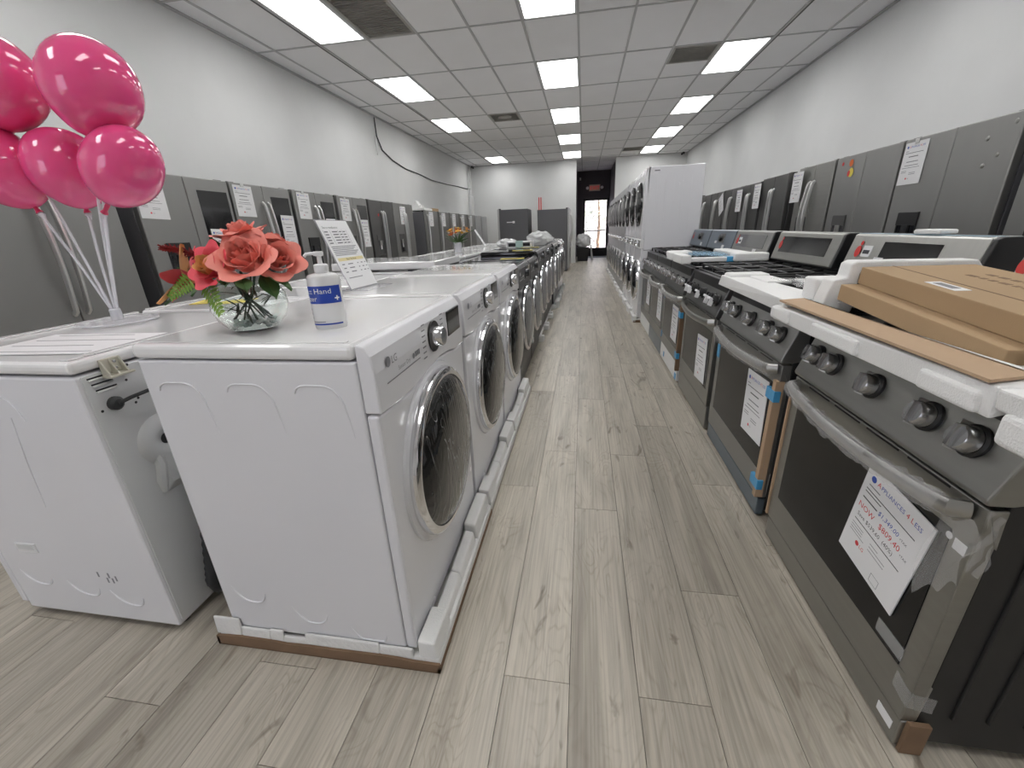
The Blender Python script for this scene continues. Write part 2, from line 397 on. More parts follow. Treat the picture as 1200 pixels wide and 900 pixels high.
# ceiling: slab, lay-in tiles, grid
SX, SY = .589, 1.215; GX, GY = -.10, 5.46
ceil = slab_obj('ceiling', (XL-.12, YF-.12, ZC+.05), (XR+.12, YE+.1, ZC+.12), 'slab')
xs = [GX+SX*k for k in range(-6, 6)]; ys = [GY+SY*k for k in range(-8, 12)]
lightcells = set()
for kx, rows in ((-5, (-5, -3, -1, 1, 3, 7)), (-1, (-5, -3, -1, 1, 3, 5, 7)), (3, (-5, -3, -1, 1, 3, 5, 7))):
    for ky in rows: lightcells.add((kx, ky))
vents = {(2, 1): 'half', (-3, 3): 'half', (-4, -1): 'full', (2, 7): 'half'}
xe = [XL]+[x for x in xs if XL+.05 < x < XR-.05]+[XR]; ye = [YF]+[y for y in ys if YF+.05 < y < YE-.05]+[YE]
tilecache = {}
for i in range(len(xe)-1):
    for j in range(len(ye)-1):
        x0, x1, y0, y1 = xe[i], xe[i+1], ye[j], ye[j+1]
        kx = round((x0-GX)/SX) if i else -99; ky = round((y0-GY)/SY) if j else -99
        if (kx, ky) in lightcells or vents.get((kx, ky)) == 'full': continue
        if vents.get((kx, ky)) == 'half': y0 = y0+.61
        if y0 > YB and not (-.9 < x0 < 1.3): continue
        key = (round(x1-x0, 3), round(y1-y0, 3))
        if key not in tilecache:
            tilecache[key] = MB().box((.006, .006, 0), (x1-x0-.006, y1-y0-.006, .016)).mesh('ceiling_tile', 'tile')
        o = bpy.data.objects.new('ceiling_tile', tilecache[key]); COL.objects.link(o); o.parent = ceil
        o.location = (x0, y0, ZC+.004+rnd.uniform(0, .003)); o['kind'] = 'structure'
for x in xe[1:-1]:
    dark = abs(x-(GX-5*SX)) < .01 or abs(x-(GX+4*SX)) < .01
    o = MB().box((x-.012, YF, ZC-.004), (x+.012, YB if not -.5 < x < 1.1 else YE, ZC+.02)).build('grid_bar', 'tbar', ceil); o['kind'] = 'structure'
    if dark:
        s = 1 if x > 0 else -1
        o = MB().box((x+s*.012, YF, ZC-.006), (x+s*.030, YB, ZC+.03)).build('dark_grid_bar', 'darkbar', ceil); o['kind'] = 'structure'
for y in ye[1:-1]:
    o = MB().box((XL if y < YB else -.3, y-.012, ZC-.002), (XR if y < YB else 1.05, y+.012, ZC+.02)).build('grid_bar', 'tbar', ceil); o['kind'] = 'structure'
for s, nm in ((XL, 'trim_1'), (XR, 'trim_2')):
    d = .03 if s < 0 else -.03
    slab_obj(nm, (s, YF, ZC-.012), (s+d, YB, ZC+.004), 'tbar')
slab_obj('trim_3', (XL, YB-.02, ZC-.012), (-.27, YB, ZC+.004), 'tbar'); slab_obj('trim_4', (1.0, YB-.02, ZC-.012), (XR, YB, ZC+.004), 'tbar')
# ceiling lights
side = {-5: 'left', -1: 'middle', 3: 'right'}; ordw = ['nearest', 'second', 'third', 'fourth', 'farthest', 'farthest']
for kx in (-5, -1, 3):
    vis = [k for k in sorted(c[1] for c in lightcells if c[0] == kx) if k >= (-1 if kx != 3 else 1)]
    for ky in sorted(c[1] for c in lightcells if c[0] == kx):
        x0, y0 = GX+SX*kx, GY+SY*ky
        if ky in vis:
            q = vis.index(ky); w_ = 'farthest' if q == len(vis)-1 else ordw[q]
            lab = '%s lit ceiling light panel in the %s row of the ceiling' % (w_, side[kx])
        else: lab = '%s row ceiling light panel above the shop front, %s' % (side[kx], {-5: 'at the window wall', -3: 'over the camera', -1: 'just ahead of the camera'}[ky])
        t = thing('ceiling_light', lab, 'ceiling light', (x0+SX/2, y0+SY/2, ZC), 0, 'lit panels in the ceiling grid')
        a, b = SX/2-.013, SY/2-.013; m = .022
        f = MB(); f.box((-a, -b, -.003), (-a+m, b, .04)); f.box((a-m, -b, -.003), (a, b, .04)); f.box((-a, -b, -.003), (a, -b+m, .04)); f.box((-a, b-m, -.003), (a, b, .04)); f.box((-a, -b, .035), (a, b, .045))
        f.build('light_frame', 'lightframe', t)
        MB().box((-a+m, -b+m, .004), (a-m, b-m, .012)).build('diffuser', 'diffuser', t)
# ceiling vents
for (kx, ky), typ in vents.items():
    x0, y0 = GX+SX*kx+.012, GY+SY*ky+.012; w, l = SX-.024, (.61 if typ == 'half' else SY)-.024
    lab = {(2, 1): 'dark square ceiling vent beside the right light row', (-3, 3): 'dusty square ceiling vent left of the middle lights',
           (-4, -1): 'large dusty grey return air grille beside the nearest left light', (2, 7): 'small dark ceiling vent at the far right'}[(kx, ky)]
    t = thing('ceiling_vent', lab, 'vent', (x0+w/2, y0+l/2, ZC))
    f = MB(); f.box((-w/2, -l/2, -.004), (-w/2+.03, l/2, .02)); f.box((w/2-.03, -l/2, -.004), (w/2, l/2, .02)); f.box((-w/2, -l/2, -.004), (w/2, -l/2+.03, .02)); f.box((-w/2, l/2-.03, -.004), (w/2, l/2, .02))
    f.build('vent_frame', 'vent', t)
    s = MB(); n = 26 if typ == 'full' else 12
    for k in range(n):
        y = -l/2+.035+(l-.07)*(k+.5)/n; s.hexa([(-w/2+.03, y-.008, .002), (w/2-.03, y-.008, .002), (w/2-.03, y-.004, .002), (-w/2+.03, y-.004, .002)], [(-w/2+.03, y+.004, .014), (w/2-.03, y+.004, .014), (w/2-.03, y+.008, .014), (-w/2+.03, y+.008, .014)])
    o = s.build('louvre', 'vent', t); o['kind'] = 'stuff'
    MB().box((-w/2+.02, -l/2+.02, .02), (w/2-.02, l/2-.02, .03)).build('backing', 'vent', t)
    if (kx, ky) == (-3, 3): MB().lathe([(.001, -.004), (.10, -.002), (.14, .004)], (0, 0, -.003), n=20).build('round_diffuser', 'vent', t)
# back door with the day outside
d = struct(thing('door_1', 'dark framed glass exit door at the end of the corridor, daylight behind it', None, (.48, YE+.03, 0)))
f = MB(); f.box((-.51, -.03, 0), (-.44, .03, 2.27)); f.box((.44, -.03, 0), (.51, .03, 2.27)); f.box((-.44, -.03, 2.19), (.44, .03, 2.27)); f.box((-.44, -.025, 0), (.44, .025, .34))
f.build('door_frame', 'frame', d, .004)
MB().box((-.44, -.005, .34), (.44, .005, 2.19)).build('pane', 'glass', d)
MB().box((-.40, -.07, 1.0), (.40, -.045, 1.05)).box((-.38, -.05, 1.01), (-.35, -.02, 1.04)).box((.35, -.05, 1.01), (.38, -.02, 1.04)).build('push_bar', 'handle', d)
slab_obj('trim_5', (-3, YE+.1, -.14), (5, YE+14, -.02), 'pave')
# outside: pale building and a leafy tree
t = thing('neighbouring_building', 'pale building seen through the glass exit door', 'building', (1.5, YE+12, -.02))
MB().box((-6, 0, 0), (6, 3, 4.2)).build('facade', 'outside', t)
MB().box((-6, -.25, 2.6), (6, 0, 2.9)).build('awning', 'outside', t)
t = thing('tree', 'leafy tree outside the glass exit door', 'tree', (.75, YE+5, -.02))
MB().tube([(0, 0, 0), (.05, 0, 1.2), (0, .05, 2.6)], [.09, .07, .04], 8).build('trunk', 'carddark', t)
lf = MB(); r2 = random.Random(5)
for k in range(420):
    c = Vector((r2.gauss(0, .9), r2.gauss(0, .6), 1.7+r2.gauss(0, .75))); u = Vector((r2.gauss(0, 1), r2.gauss(0, 1), r2.gauss(0, 1))).normalized()*.13; w = u.orthogonal().normalized()*.06
    lf.quad([c-u, c+w, c+u, c-w])
o = lf.build('foliage', 'leafpale', t); o['kind'] = 'stuff'

# wall fittings
def wall_thing(name, label, cat, loc): return thing(name, label, cat, loc)
cb = MB().tube([(XL+.016, 8.44, 3.25), (XL+.016, 8.45, 2.95), (XL+.016, 8.62, 2.74), (XL+.016, 9.05, 2.62), (XL+.016, 9.7, 2.54), (XL+.016, 10.5, 2.52), (XL+.016, 11.4, 2.47), (XL+.016, 12.6, 2.48), (XL+.016, 13.8, 2.52), (XL+.016, 15.0, 2.53)], .012, 8)
tag(cb.build('loose_cable', 'rubber'), 'dark cable sagging along the upper left wall', 'cable')
tag(MB().tube([(XL+.03, 8.36, 3.27), (XL+.03, 8.36, 2.62)], .012, 8).build('wall_conduit', 'wall'), 'short white painted conduit dropping from the ceiling beside the cable on the left wall', 'pipe')
t = thing('conduit_pipe', 'pair of tall thin conduit pipes in the far left corner', 'pipe', (XL, 15.0, 0))
MB().tube([(.03, .05, 1.6), (.03, .05, 3.27)], .018, 8).build('pipe', 'galv', t); MB().tube([(.03, .30, 2.36), (.03, .30, 3.27)], .018, 8).build('pipe', 'whiteplastic', t)
MB().box((0, -.02, 2.55), (.05, .4, 2.59)).build('clamp', 'galv', t)
t = thing('breaker_panel', 'white metal breaker panel beneath the pipes in the far left corner', 'panel', (XL, 15.28, 1.66))
MB().box((0, -.17, 0), (.08, .17, .68)).build('panel_box', 'whiteplastic', t, .006); MB().box((.08, -.14, .03), (.09, .14, .65)).build('panel_door', 'wall', t, .003)
def cam_dome(loc, lab, s):
    t = thing('security_camera', lab, 'camera', loc)
    MB().box((-.03, -.03, -.03), (.03, .03, .03)).build('mount', 'sconce', t, .004)
    MB().lathe([(.001, .09), (.028, .09), (.032, .0), (.03, -.05), (.001, -.05)], (s*.04, -.06, -.02), (s*.4, -1, -.35), 12).build('camera_body', 'sconce', t)
cam_dome((XL+.09, YB-.12, 3.25), 'small black security camera in the far left ceiling corner', 1)
cam_dome((XR-.15, YB-.12, 3.25), 'small black security camera in the far right ceiling corner', -1)
tag(MB().box((-.2, YE-.05, 2.96), (-.14, YE-.005, 3.06)).build('wall_sensor', 'whiteplastic'), 'small white sensor high on the dark corridor end wall', 'sensor')
# exit sign
t = thing('exit_sign', 'EXIT sign with two lamp heads on the dark wall above the glass door', 'sign', (.41, YE-.02, 2.66))
MB().box((-.22, -.05, -.12), (.22, .018, .12)).build('sign_box', 'beige', t, .01)
mb = MB(); text(mb, 'EXIT', .19, lambda a, b: (a, -.053, b-.068), 0, 'c'); mb.build('lettering', 'exitred', t)
for s in (-1, 1): MB().lathe([(.001, -.04), (.05, -.03), (.06, .03), (.001, .035)], (s*.29, -.04, .0), (0, -1, 0), 14).build('lamp_head', 'whiteplastic', t)

# ================================================================== FRONT-LOAD WASHERS AND DRYERS (front faces +x)
WW = .70
def bez(a, b, c, n): return [((1-u)**2*a[0]+2*u*(1-u)*b[0]+u*u*c[0], (1-u)**2*a[1]+2*u*(1-u)*b[1]+u*u*c[1]) for u in [k/(n-1) for k in range(n)]]
def lg_logo(mb, fn, s, mi=0):
    n = 16; mb.add([fn(s*.5*math.cos(2*PI*k/n), s*.5*math.sin(2*PI*k/n)) for k in range(n)], [tuple(range(n))], mi)
    text(mb, 'LG', s*1.05, lambda a, b: fn(a+s*.66, b-s*.38), mi)
def front_loader(label, loc, body='white', top='white_top', glass='door_glass', group=None, scrap=False, dial=True):
    t = thing('front_load_washer', label, 'washer', loc, 0, group); h = WW/2
    c = MB(); c.box((-.61, -h, .012), (-.035, h, .89))
    c.build('cabinet', body, t, .006)
    if body == 'white':                                    # pressed ribs on both side panels
        for xx in (-.515, -.325, -.145):
            y = -h-.0004; w = .115; dz = abs(xx+.515)*.30
            up = bez((xx-w/2, .812), (xx-w/2+.004, .832), (xx-w/2+.03, .833), 5)+bez((xx+w/2-.045, .833), (xx+w/2-.006, .832), (xx+w/2+.006, .785), 8)[0:]+bez((xx+w/2+.007, .775), (xx+w/2+.014, .74), (xx+w/2+.018, .70), 4)
            MB().tube([(p, y, q) for p, q in up], [.0022]*5+[.0022]*(len(up)-9)+[.0018, .0014, .0008, .0004], 6).build('pressed_rib', body, t)
            lo = bez((xx-.055, .185-dz), (xx-.03, .13-dz), (xx+.01, .128-dz), 8)+bez((xx+.016, .128-dz), (xx+.05, .128-dz), (xx+.055, .165-dz), 8)
            MB().tube([(p, y, max(q, .03)) for p, q in lo], [.0006, .0012, .002]+[.003]*(len(lo)-5)+[.002, .0008], 6).build('pressed_rib', body, t)
    tp = MB(); tp.box((-.615, -h-.003, .893), (-.037, h+.003, .930)); tp.build('top_panel', top, t, .012, 3)
    for s in (-1, 1): MB().box((-.60, s*(h-.021)-.009, .930), (-.06, s*(h-.021)+.009, .9325)).build('top_rim', top, t, .001)
    # lower front panel and control panel share a curved seam
    seam = [(-h, .765), (-.24, .757), (-.14, .757), (-.04, .768), (.08, .778), (.17, .770), (.25, .757), (h, .755)]
    fp = MB(); poly = [(-h, .012)]+[(h, .012)]+[(y, z-.004) for y, z in seam[::-1]]
    fp.prism(poly, 'x', -.033, 0, 0); fp.build('front_panel', body, t, .008)
    cp = MB(); prof = [(-.033, 0), (.006, 0), (.006, .1), (.0, .14), (-.014, .163), (-.033, .168)]
    n = len(seam); vs = []
    for y, z in seam:
        for k, (px, pz) in enumerate(prof):
            vs.append((px, y, z if k < 2 else (.93-.168+pz)))
    P_ = len(prof); fs = [tuple(range(P_))[::-1], tuple(range((n-1)*P_, n*P_))]
    for i in range(n-1):
        for k in range(P_): fs.append((i*P_+k, i*P_+(k+1) % P_, (i+1)*P_+(k+1) % P_, (i+1)*P_+k))
    cp.add(vs, fs); pan = cp.build('control_panel', body, t, .004)
    pr = MB(); fx = .0085
    lg_logo(pr, lambda a, b: (fx, a-.285, b+.872), .026, 0)
    text(pr, 'Sensor Dry', .0165, lambda a, b: (fx, a-.235, b+.835), 0); pr.box((fx-.001, -.30, .822), (fx, -.09, .8245), 0)
    pr.disc((fx, -.135, .842), .008, (1, 0, 0), 12, 0)
    for k in range(4): pr.box((fx-.001, -.122+.009*k, .836), (fx, -.117+.009*k, .850), 0)
    for side_, ym in ((-1, -.045), (1, .118)):
        for k in range(7):
            z = .905-.016*k; pr.box((fx-.001, ym-.015, z), (fx, ym+.008, z+.0035), 0)
    pr.build('print', 'inkgrey' if body == 'white' else 'paper', pan)
    kb = MB(); kb.lathe([(.047, 0), (.047, .006), (.001, .006)], (.005, .035, .855), (1, 0, 0), 28, 0)
    kb.lathe([(.030, .006), (.029, .032), (.026, .036), (.001, .036)], (.005, .035, .855), (1, 0, 0), 28, 1)
    kb.build('dial', ['black', 'chrome' if body == 'white' else 'graphite'], t)
    MB().box((.004, .175, .818), (.0085, .315, .902)).build('display', 'blackgloss', t, .003)
    # door
    yc, zc, r = 0.0, .487, .268
    d = bpy.data.objects.new('door', None); COL.objects.link(d); d.parent = t; d.location = (.001, yc, zc); d.empty_display_size = .05
    rg = MB(); rg.lathe([(r, 0), (r+.004, .012), (r, .028), (r-.012, .036), (r-.024, .035), (r-.026, .02)], (0, 0, 0), (1, 0, 0), 56)
    rg.build('door_ring', 'chrome', d)
    gl = MB(); gl.lathe([(r-.023, .030), (r-.04, .043), (r*.65, .058), (r*.35, .065), (.001, .067)], (0, 0, 0), (1, 0, 0), 48)
    gl.build('door_glass', glass, d)
    if body == 'white': MB().lathe([(r+.022, -.0005), (r+.018, .006), (r+.002, .009)], (0, 0, 0), (1, 0, 0), 56).build('door_surround', body, d)
    else: MB().box((.03, .10, -.245), (.05, .15, -.20)).build('foam_corner', 'foam', d, .004)
    if scrap:
        MB().grid(lambda u, v: (.064-.05*(u-.5)**2-.02*abs(v-.5), -.03+.05*v+.03*math.sin(u*9)*.3-.03*u, -.17+.19*u), 8, 3).build('blue_tissue_scrap', M('pale_blue_tissue', (.32, .46, .55), .7), d, label='pale blue scrap stuck to the door glass')
    ft = MB()
    for sx in (-.55, -.08):
        for sy in (-.28, .28): ft.lathe([(.022, -.012), (.022, .0), (.014, .014)], (sx, sy, .012), n=12)
    ft.build('feet', 'rubber', t)
    MB().box((-.612, -h+.05, .08), (-.609, h-.05, .82)).build('back_panel', 'galv', t)
    return t
w1 = front_loader('nearest white front-load dryer with clear vase and sanitizer bottle on its top', (-.455, 1.158, .049), scrap=True, group='white front-load machines on foam along the aisle')
dup(w1, 'second white front-load machine from the camera, with the slanted sign on its top', (-.455, 1.895, .049), group='white front-load machines on foam along the aisle')
dup(w1, 'third white front-load machine along the aisle, next to the first black one', (-.455, 2.645, .049), group='white front-load machines on foam along the aisle')
for o in bpy.data.objects:
    if o.name.startswith('blue_tissue_scrap.'): bpy.data.objects.remove(o)
bl = front_loader('first black front-load washer, touching the white machines', (-.47, 3.45, .012), 'blackbody', 'blackgloss', 'door_film', 'black front-load washers along the aisle')
ords = ['second', 'third', 'fourth', 'fifth', 'sixth', 'seventh']
for k in range(4):
    dup(bl, '%s black front-load washer along the aisle counted from the white ones' % ords[k], (-.47, 4.17+.71*k, .012 if k < 1 else .05), group='black front-load washers along the aisle')
gr = front_loader('first grey front-load washer, behind the row of black ones', (-.45, 7.01, .05), 'graphite', 'graphite', 'door_film', 'grey front-load washers along the aisle')
dup(gr, 'second grey front-load washer behind the black ones', (-.45, 7.72, .05), group='grey front-load washers along the aisle')
dup(w1, 'first white front-load machine at the far end of the row', (-.44, 8.44, .05), group='white front-load machines at the far end')
dup(w1, 'last white front-load machine at the far end of the row', (-.44, 9.15, .05), group='white front-load machines at the far end')

# foam shipping bases
def foam_base(label, y0, y1, seed=1, skirt=True):
    x0, x1 = -1.12, -.385; yc = (y0+y1)/2
    t = thing('shipping_foam', label, 'packaging', ((x0+x1)/2, yc, 0), 0, 'foam shipping bases under the machines')
    a, b = x0-(x0+x1)/2, x1-(x0+x1)/2; L = y1-y0; h = L/2; r = random.Random(seed)
    if skirt:
        s = MB(); n = 9
        top = [(a+(b-a)*k/n, .040+r.uniform(-.006, .006)) for k in range(n+1)]
        s.prism([(a, .002)]+[(b, .002)]+top[::-1], 'y', -h, -h+.008)
        s.box((b-.008, -h, .002), (b, h, .02)); s.box((a, -h, .002), (a+.008, h, .03)); s.box((a, -h, .001), (b, h, .004))
        s.build('cardboard_skirt', 'carddark', t)
    e = MB(); e.box((a+.006, -h+.008, .004), (b-.002, h-.004, .048)); e.build('foam_tray', 'foamcut', t, .006)
    # near lip: stepped ragged foam
    xsn = [(a+.0, a+.09, .105), (a+.09, a+.19, .073), (a+.19, a+.235, .078), (a+.235, a+.31, .058), (a+.31, a+.55, .078), (a+.55, b-.08, .072)]
    for p, q, z in xsn:
        MB().hexa([(p, -h+.006, .04), (q, -h+.006, .04), (q, -h+.017, .04), (p, -h+.017, .04)], [(p, -h+.010, z+r.uniform(-.003, .003)), (q, -h+.010, z+r.uniform(-.003, .003)), (q, -h+.0175, z), (p, -h+.0175, z)]).build('foam_block', 'foamcut', t, .004)
    # aisle side: raised corner blocks, long low ramp between them
    def blk(ya, yb, za, zb, xa, xb):
        MB().hexa([(xa, ya, .045), (xb, ya, .045), (xb, yb, .045), (xa, yb, .045)], [(xa, ya, za), (xb-.008, ya, za-.006), (xb-.008, yb, zb-.006), (xa, yb, zb)]).build('foam_block', 'foam', t, .007, 3)
    blk(-h+.008, -h+.135, .112, .108, b-.062, b-.004)
    blk(-h+.14, -h+.30, .082, .088, b-.055, b-.012); blk(-h+.302, -h+.50, .088, .098, b-.055, b-.012)
    blk(-h+.51, h-.01, .12, .115, b-.062, b-.008)
    return t
foam_base('foam shipping base with brown cardboard skirt under the nearest white machine', .788, 1.525, 1)
foam_base('foam shipping base under the second white machine', 1.530, 2.262, 2, False)
foam_base('foam shipping base under the third white machine', 2.268, 3.05, 3, False)
for k, y in enumerate((4.52, 5.23, 5.94)):
    t = thing('shipping_foam', '%s foam base sticking out under the black washers' % ['first', 'second', 'third'][k], 'packaging', (-.75, y+.36, 0), 0, 'foam bases under the black washers')
    MB().box((-.33, -.34, .002), (.28, .34, .046)).build('foam_tray', 'foam', t, .006); MB().box((.26, -.34, .002), (.335, -.26, .07)).build('foam_block', 'foam', t, .008); MB().box((.26, .24, .002), (.345, .34, .06)).build('foam_block', 'foam', t, .008)
t = thing('shipping_foam', 'long foam base under the grey and white machines at the far end', 'packaging', (-.75, 8.08, 0))
MB().box((-.33, -1.4, .002), (.36, 1.4, .046)).build('foam_tray', 'foam', t, .006)
for k in range(4): MB().box((.34, -1.4+.72*k, .002), (.385, -1.2+.72*k, .1)).build('foam_block', 'foam', t, .008)

# ================================================================== BACK-TO-BACK ROW (backs face the aisle, +x)
def back_dryer(label, loc, h=.93, top_only=False, group=None, d=.65):
    t = thing('dryer', label, 'dryer', loc, 0, group); w = .345
    MB().box((-d, -w, .03), (0, w, h-.04)).build('cabinet', 'white', t, .008)
    MB().box((-d-.01, -w-.004, h-.034), (.004, w+.004, h)).build('top_panel', 'white_top', t, .012, 3)
    MB().box((-d+.0, -w+.01, h), (-d+.03, w-.01, h+.006)).build('top_rim', 'white_top', t, .002); MB().box((-.04, -w+.01, h), (-.015, w-.01, h+.004)).build('top_rim', 'white_top', t, .002)
    f = MB()
    for sx in (-d+.05, -.05):
        for sy in (-w+.05, w-.05): f.lathe([(.02, 0), (.02, .015), (.013, .032)], (sx, sy, 0), n=10)
    f.build('feet', 'rubber', t)
    MB().box((-d-.03, -w+.002, .05), (-d-.002, w-.002, h-.06)).build('front_panel', 'white', t, .006)
    if top_only: return t
    y = -w-.0004
    for xx in (-.50, -.30):
        up = bez((xx-.06, .70), (xx-.055, .833), (xx, .835), 10)+bez((xx+.01, .835), (xx+.06, .832), (xx+.075, .76), 8)
        MB().tube([(p, y, q) for p, q in up], .0021, 6).build('pressed_rib', 'white', t)
        MB().tube([(xx+.03, y, .77), (xx+.005, y, .62), (xx-.01, y, .47)], [.0006, .002, .0006], 6).build('pressed_rib', 'white', t)
    for xx in (-.49, -.31, -.15):
        dz = (xx+.49)*.14
        lo = bez((xx-.07, .205-dz), (xx-.035, .15-dz), (xx+.01, .15-dz), 8)+bez((xx+.018, .15-dz), (xx+.045, .15-dz), (xx+.05, .185-dz), 7)
        MB().tube([(p, y, q) for p, q in lo], [.0006, .0014]+[.003]*(len(lo)-4)+[.0014, .0006], 6).build('pressed_rib', 'white', t)
    hd = MB(); hd.box((-.515, -w-.003, .285), (-.435, -w+.001, .322)); hd.build('carry_handle', 'whiteplastic', t, .012, 3)
    MB().box((-.507, -w-.0045, .298), (-.443, -w-.002, .318)).build('handle_recess', 'galv', t, .006)
    MB().box((0, -w+.012, .05), (.004, w-.012, h-.045)).build('rear_panel', 'galv', t)
    for k in range(3):
        za = h-.052-.0175*k; o = MB().box((.003, -w+.022+.005*k, za-.010), (.009, -w+.075+.005*k, za-.003)).build('vent_louvre', 'galv', t, .003)
        MB().box((.0042, -w+.022+.005*k, za-.003), (.0052, -w+.075+.005*k, za+.001)).build('louvre_slot', 'black', o)
    b = MB(); b.box((.004, -w+.064, h-.052), (.010, -w+.112, h-.012)); b.box((.004, -w+.055, h-.062), (.036, -w+.122, h-.055))
    for y in (-w+.060, -w+.082, -w+.108): b.hexa([(.004, y, h-.058), (.032, y, h-.058), (.032, y+.005, h-.058), (.004, y+.005, h-.058)], [(.004, y, h-.012), (.010, y, h-.012), (.010, y+.005, h-.012), (.004, y+.005, h-.012)])
    bk = b.build('hanger_bracket', 'beige', t, .002)
    for z in (h-.024, h-.042): MB().lathe([(.004, .010), (.004, .013), (.001, .014)], (0, -w+.095, z), (1, 0, 0), 10).build('screw', 'chrome', bk)
    g = MB(); g.lathe([(.019, 0), (.019, .012), (.012, .018), (.001, .018)], (.003, -w+.062, h-.135), (1, 0, 0), 20)
    g.tube([(.02, -w+.062, h-.135), (.03, -w+.09, h-.128), (.034, -w+.15, h-.125), (.034, -w+.26, h-.13), (.03, -w+.38, h-.15), (.03, -w+.5, h-.2)], .0055, 8); g.build('power_cord', 'rubber', t)
    # pressed drain housing with a round port
    q = MB(); q.lathe([(.080, 0), (.068, .010), (.05, .014), (.034, .014), (.024, .008), (.001, .007)], (.004, -w+.155, .640), (1, 0, 0), 28); q.build('pressed_housing', 'galv', t)
    q = MB(); q.tube([(.004, -w+.115, .61), (.006, -w+.118, .57), (.006, -w+.105, .52), (.005, -w+.103, .48)], [.012, .016, .016, .008], 8); q.build('pressed_housing', 'galv', t)
    q = MB(); q.hexa([(.004, -w+.105, .47), (.004, -w+.21, .47), (.004, -w+.22, .61), (.004, -w+.115, .61)], [(.016, -w+.125, .50), (.016, -w+.20, .50), (.016, -w+.21, .61), (.018, -w+.13, .61)]); q.build('pressed_housing', 'galv', t, .010)
    MB().disc((.0125, -w+.155, .640), .017, (1, 0, 0), 16).build('port_hole', 'black', t)
    hz = MB(); pts = [(.03, -w+.195, .56), (.033, -w+.18, .46), (.035, -w+.165, .36), (.035, -w+.15, .26), (.035, -w+.13, .17), (.035, -w+.115, .11), (.035, -w+.13, .065), (.035, -w+.20, .045), (.035, -w+.3, .04)]
    fine = []
    for i in range(len(pts)-1):
        for k in range(6): fine.append(Vector(pts[i]).lerp(Vector(pts[i+1]), k/6))
    hz.tube(fine, [.0185 if k % 2 else .016 for k in range(len(fine))], 10); hz.build('drain_hose', 'rubber', t)
    for y, z in ((-w+.028, h-.145), (-w+.115, h-.155), (-w+.125, h-.145), (-w+.128, h-.045), (-w+.112, h-.085), (-w+.195, .57), (-w+.20, .33), (-w+.205, .30), (-w+.195, .43)):
        MB().disc((.0048, y, z), .004, (1, 0, 0), 8).build('screw_hole', 'black', t)
    sc = MB()
    for x, z in ((-.20, .21), (-.19, .19), (-.175, .20), (-.21, .19), (-.24, .21)): sc.box((x, -w-.0006, z), (x+.006, -w+.0004, z+.02))
    o = sc.build('scuff', 'inkgrey', t); o['kind'] = 'stuff'
    return t
back_dryer('white dryer at the left turned away, its back with cord and drain hose showing', (-1.272, 1.150, 0), d=.61, group='white dryers standing back to back')
names = ['second', 'third']
for k in range(2): back_dryer('%s white dryer of the back row, seen only as a white top' % names[k], (-1.268, 1.90+.73*k, 0), .93, True, 'white dryers standing back to back')
t4 = back_dryer('white machine with a raised slab top in the back row', (-1.16, 3.46, 0), .930, True, d=.76)
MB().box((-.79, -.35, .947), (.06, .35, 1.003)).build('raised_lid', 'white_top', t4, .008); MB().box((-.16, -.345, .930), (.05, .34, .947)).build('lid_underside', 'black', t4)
for k in range(7): back_dryer('%s white dryer behind the slab-topped machine in the back row' % (['first', 'second', 'third', 'fourth', 'fifth', 'sixth', 'seventh'][k]), (-1.26, 4.19+.72*k, 0), .955, True, 'white dryers standing back to back')

# ================================================================== RANGES (front faces +x in local space; turned by 180 degrees on the right)
def knob_obj(t, pan, x, y, z, mat, kmat, tape=None, rect=True):
    k = bpy.data.objects.new('knob', None); COL.objects.link(k); k.parent = t; k.location = (x, y, z); k.rotation_euler = (0, -R(18), 0); k.empty_display_size = .02
    if rect: MB().hexa([(-.001, -.052, -.036), (.002, -.018, -.036), (.002, -.018, .030), (-.001, -.052, .030)], [(.004, -.052, -.034), (.024, -.030, -.034), (.024, -.030, .028), (.004, -.052, .028)]).build('scoop_wall', 'steelbright', k, .001)  # added wedge for the knob scoop's inner wall, its brightness put into lighter steel
    q = MB(); q.lathe([(.034, .002), (.034, .012), (.029, .016)], (0, 0, 0), (1, 0, 0), 22, 0); q.lathe([(.028, .012), (.0265, .040), (.023, .044), (.001, .045)], (0, 0, 0), (1, 0, 0), 22, 1)
    q.hexa([(.040, -.007, -.026), (.040, .007, -.026), (.040, .005, .026), (.040, -.005, .026)], [(.052, -.004, -.022), (.052, .004, -.022), (.056, .003, .024), (.056, -.003, .024)], 1)
    q.build('knob_body', ['black', 'knobsteel' if kmat == 'steelgrey' else kmat], k)
    if tape: MB().box((.046, -.03, -.006), (.06, .022, .006)).box((.035, .012, -.04), (.058, .024, .002)).build('white_tape', 'paper', k, .002)
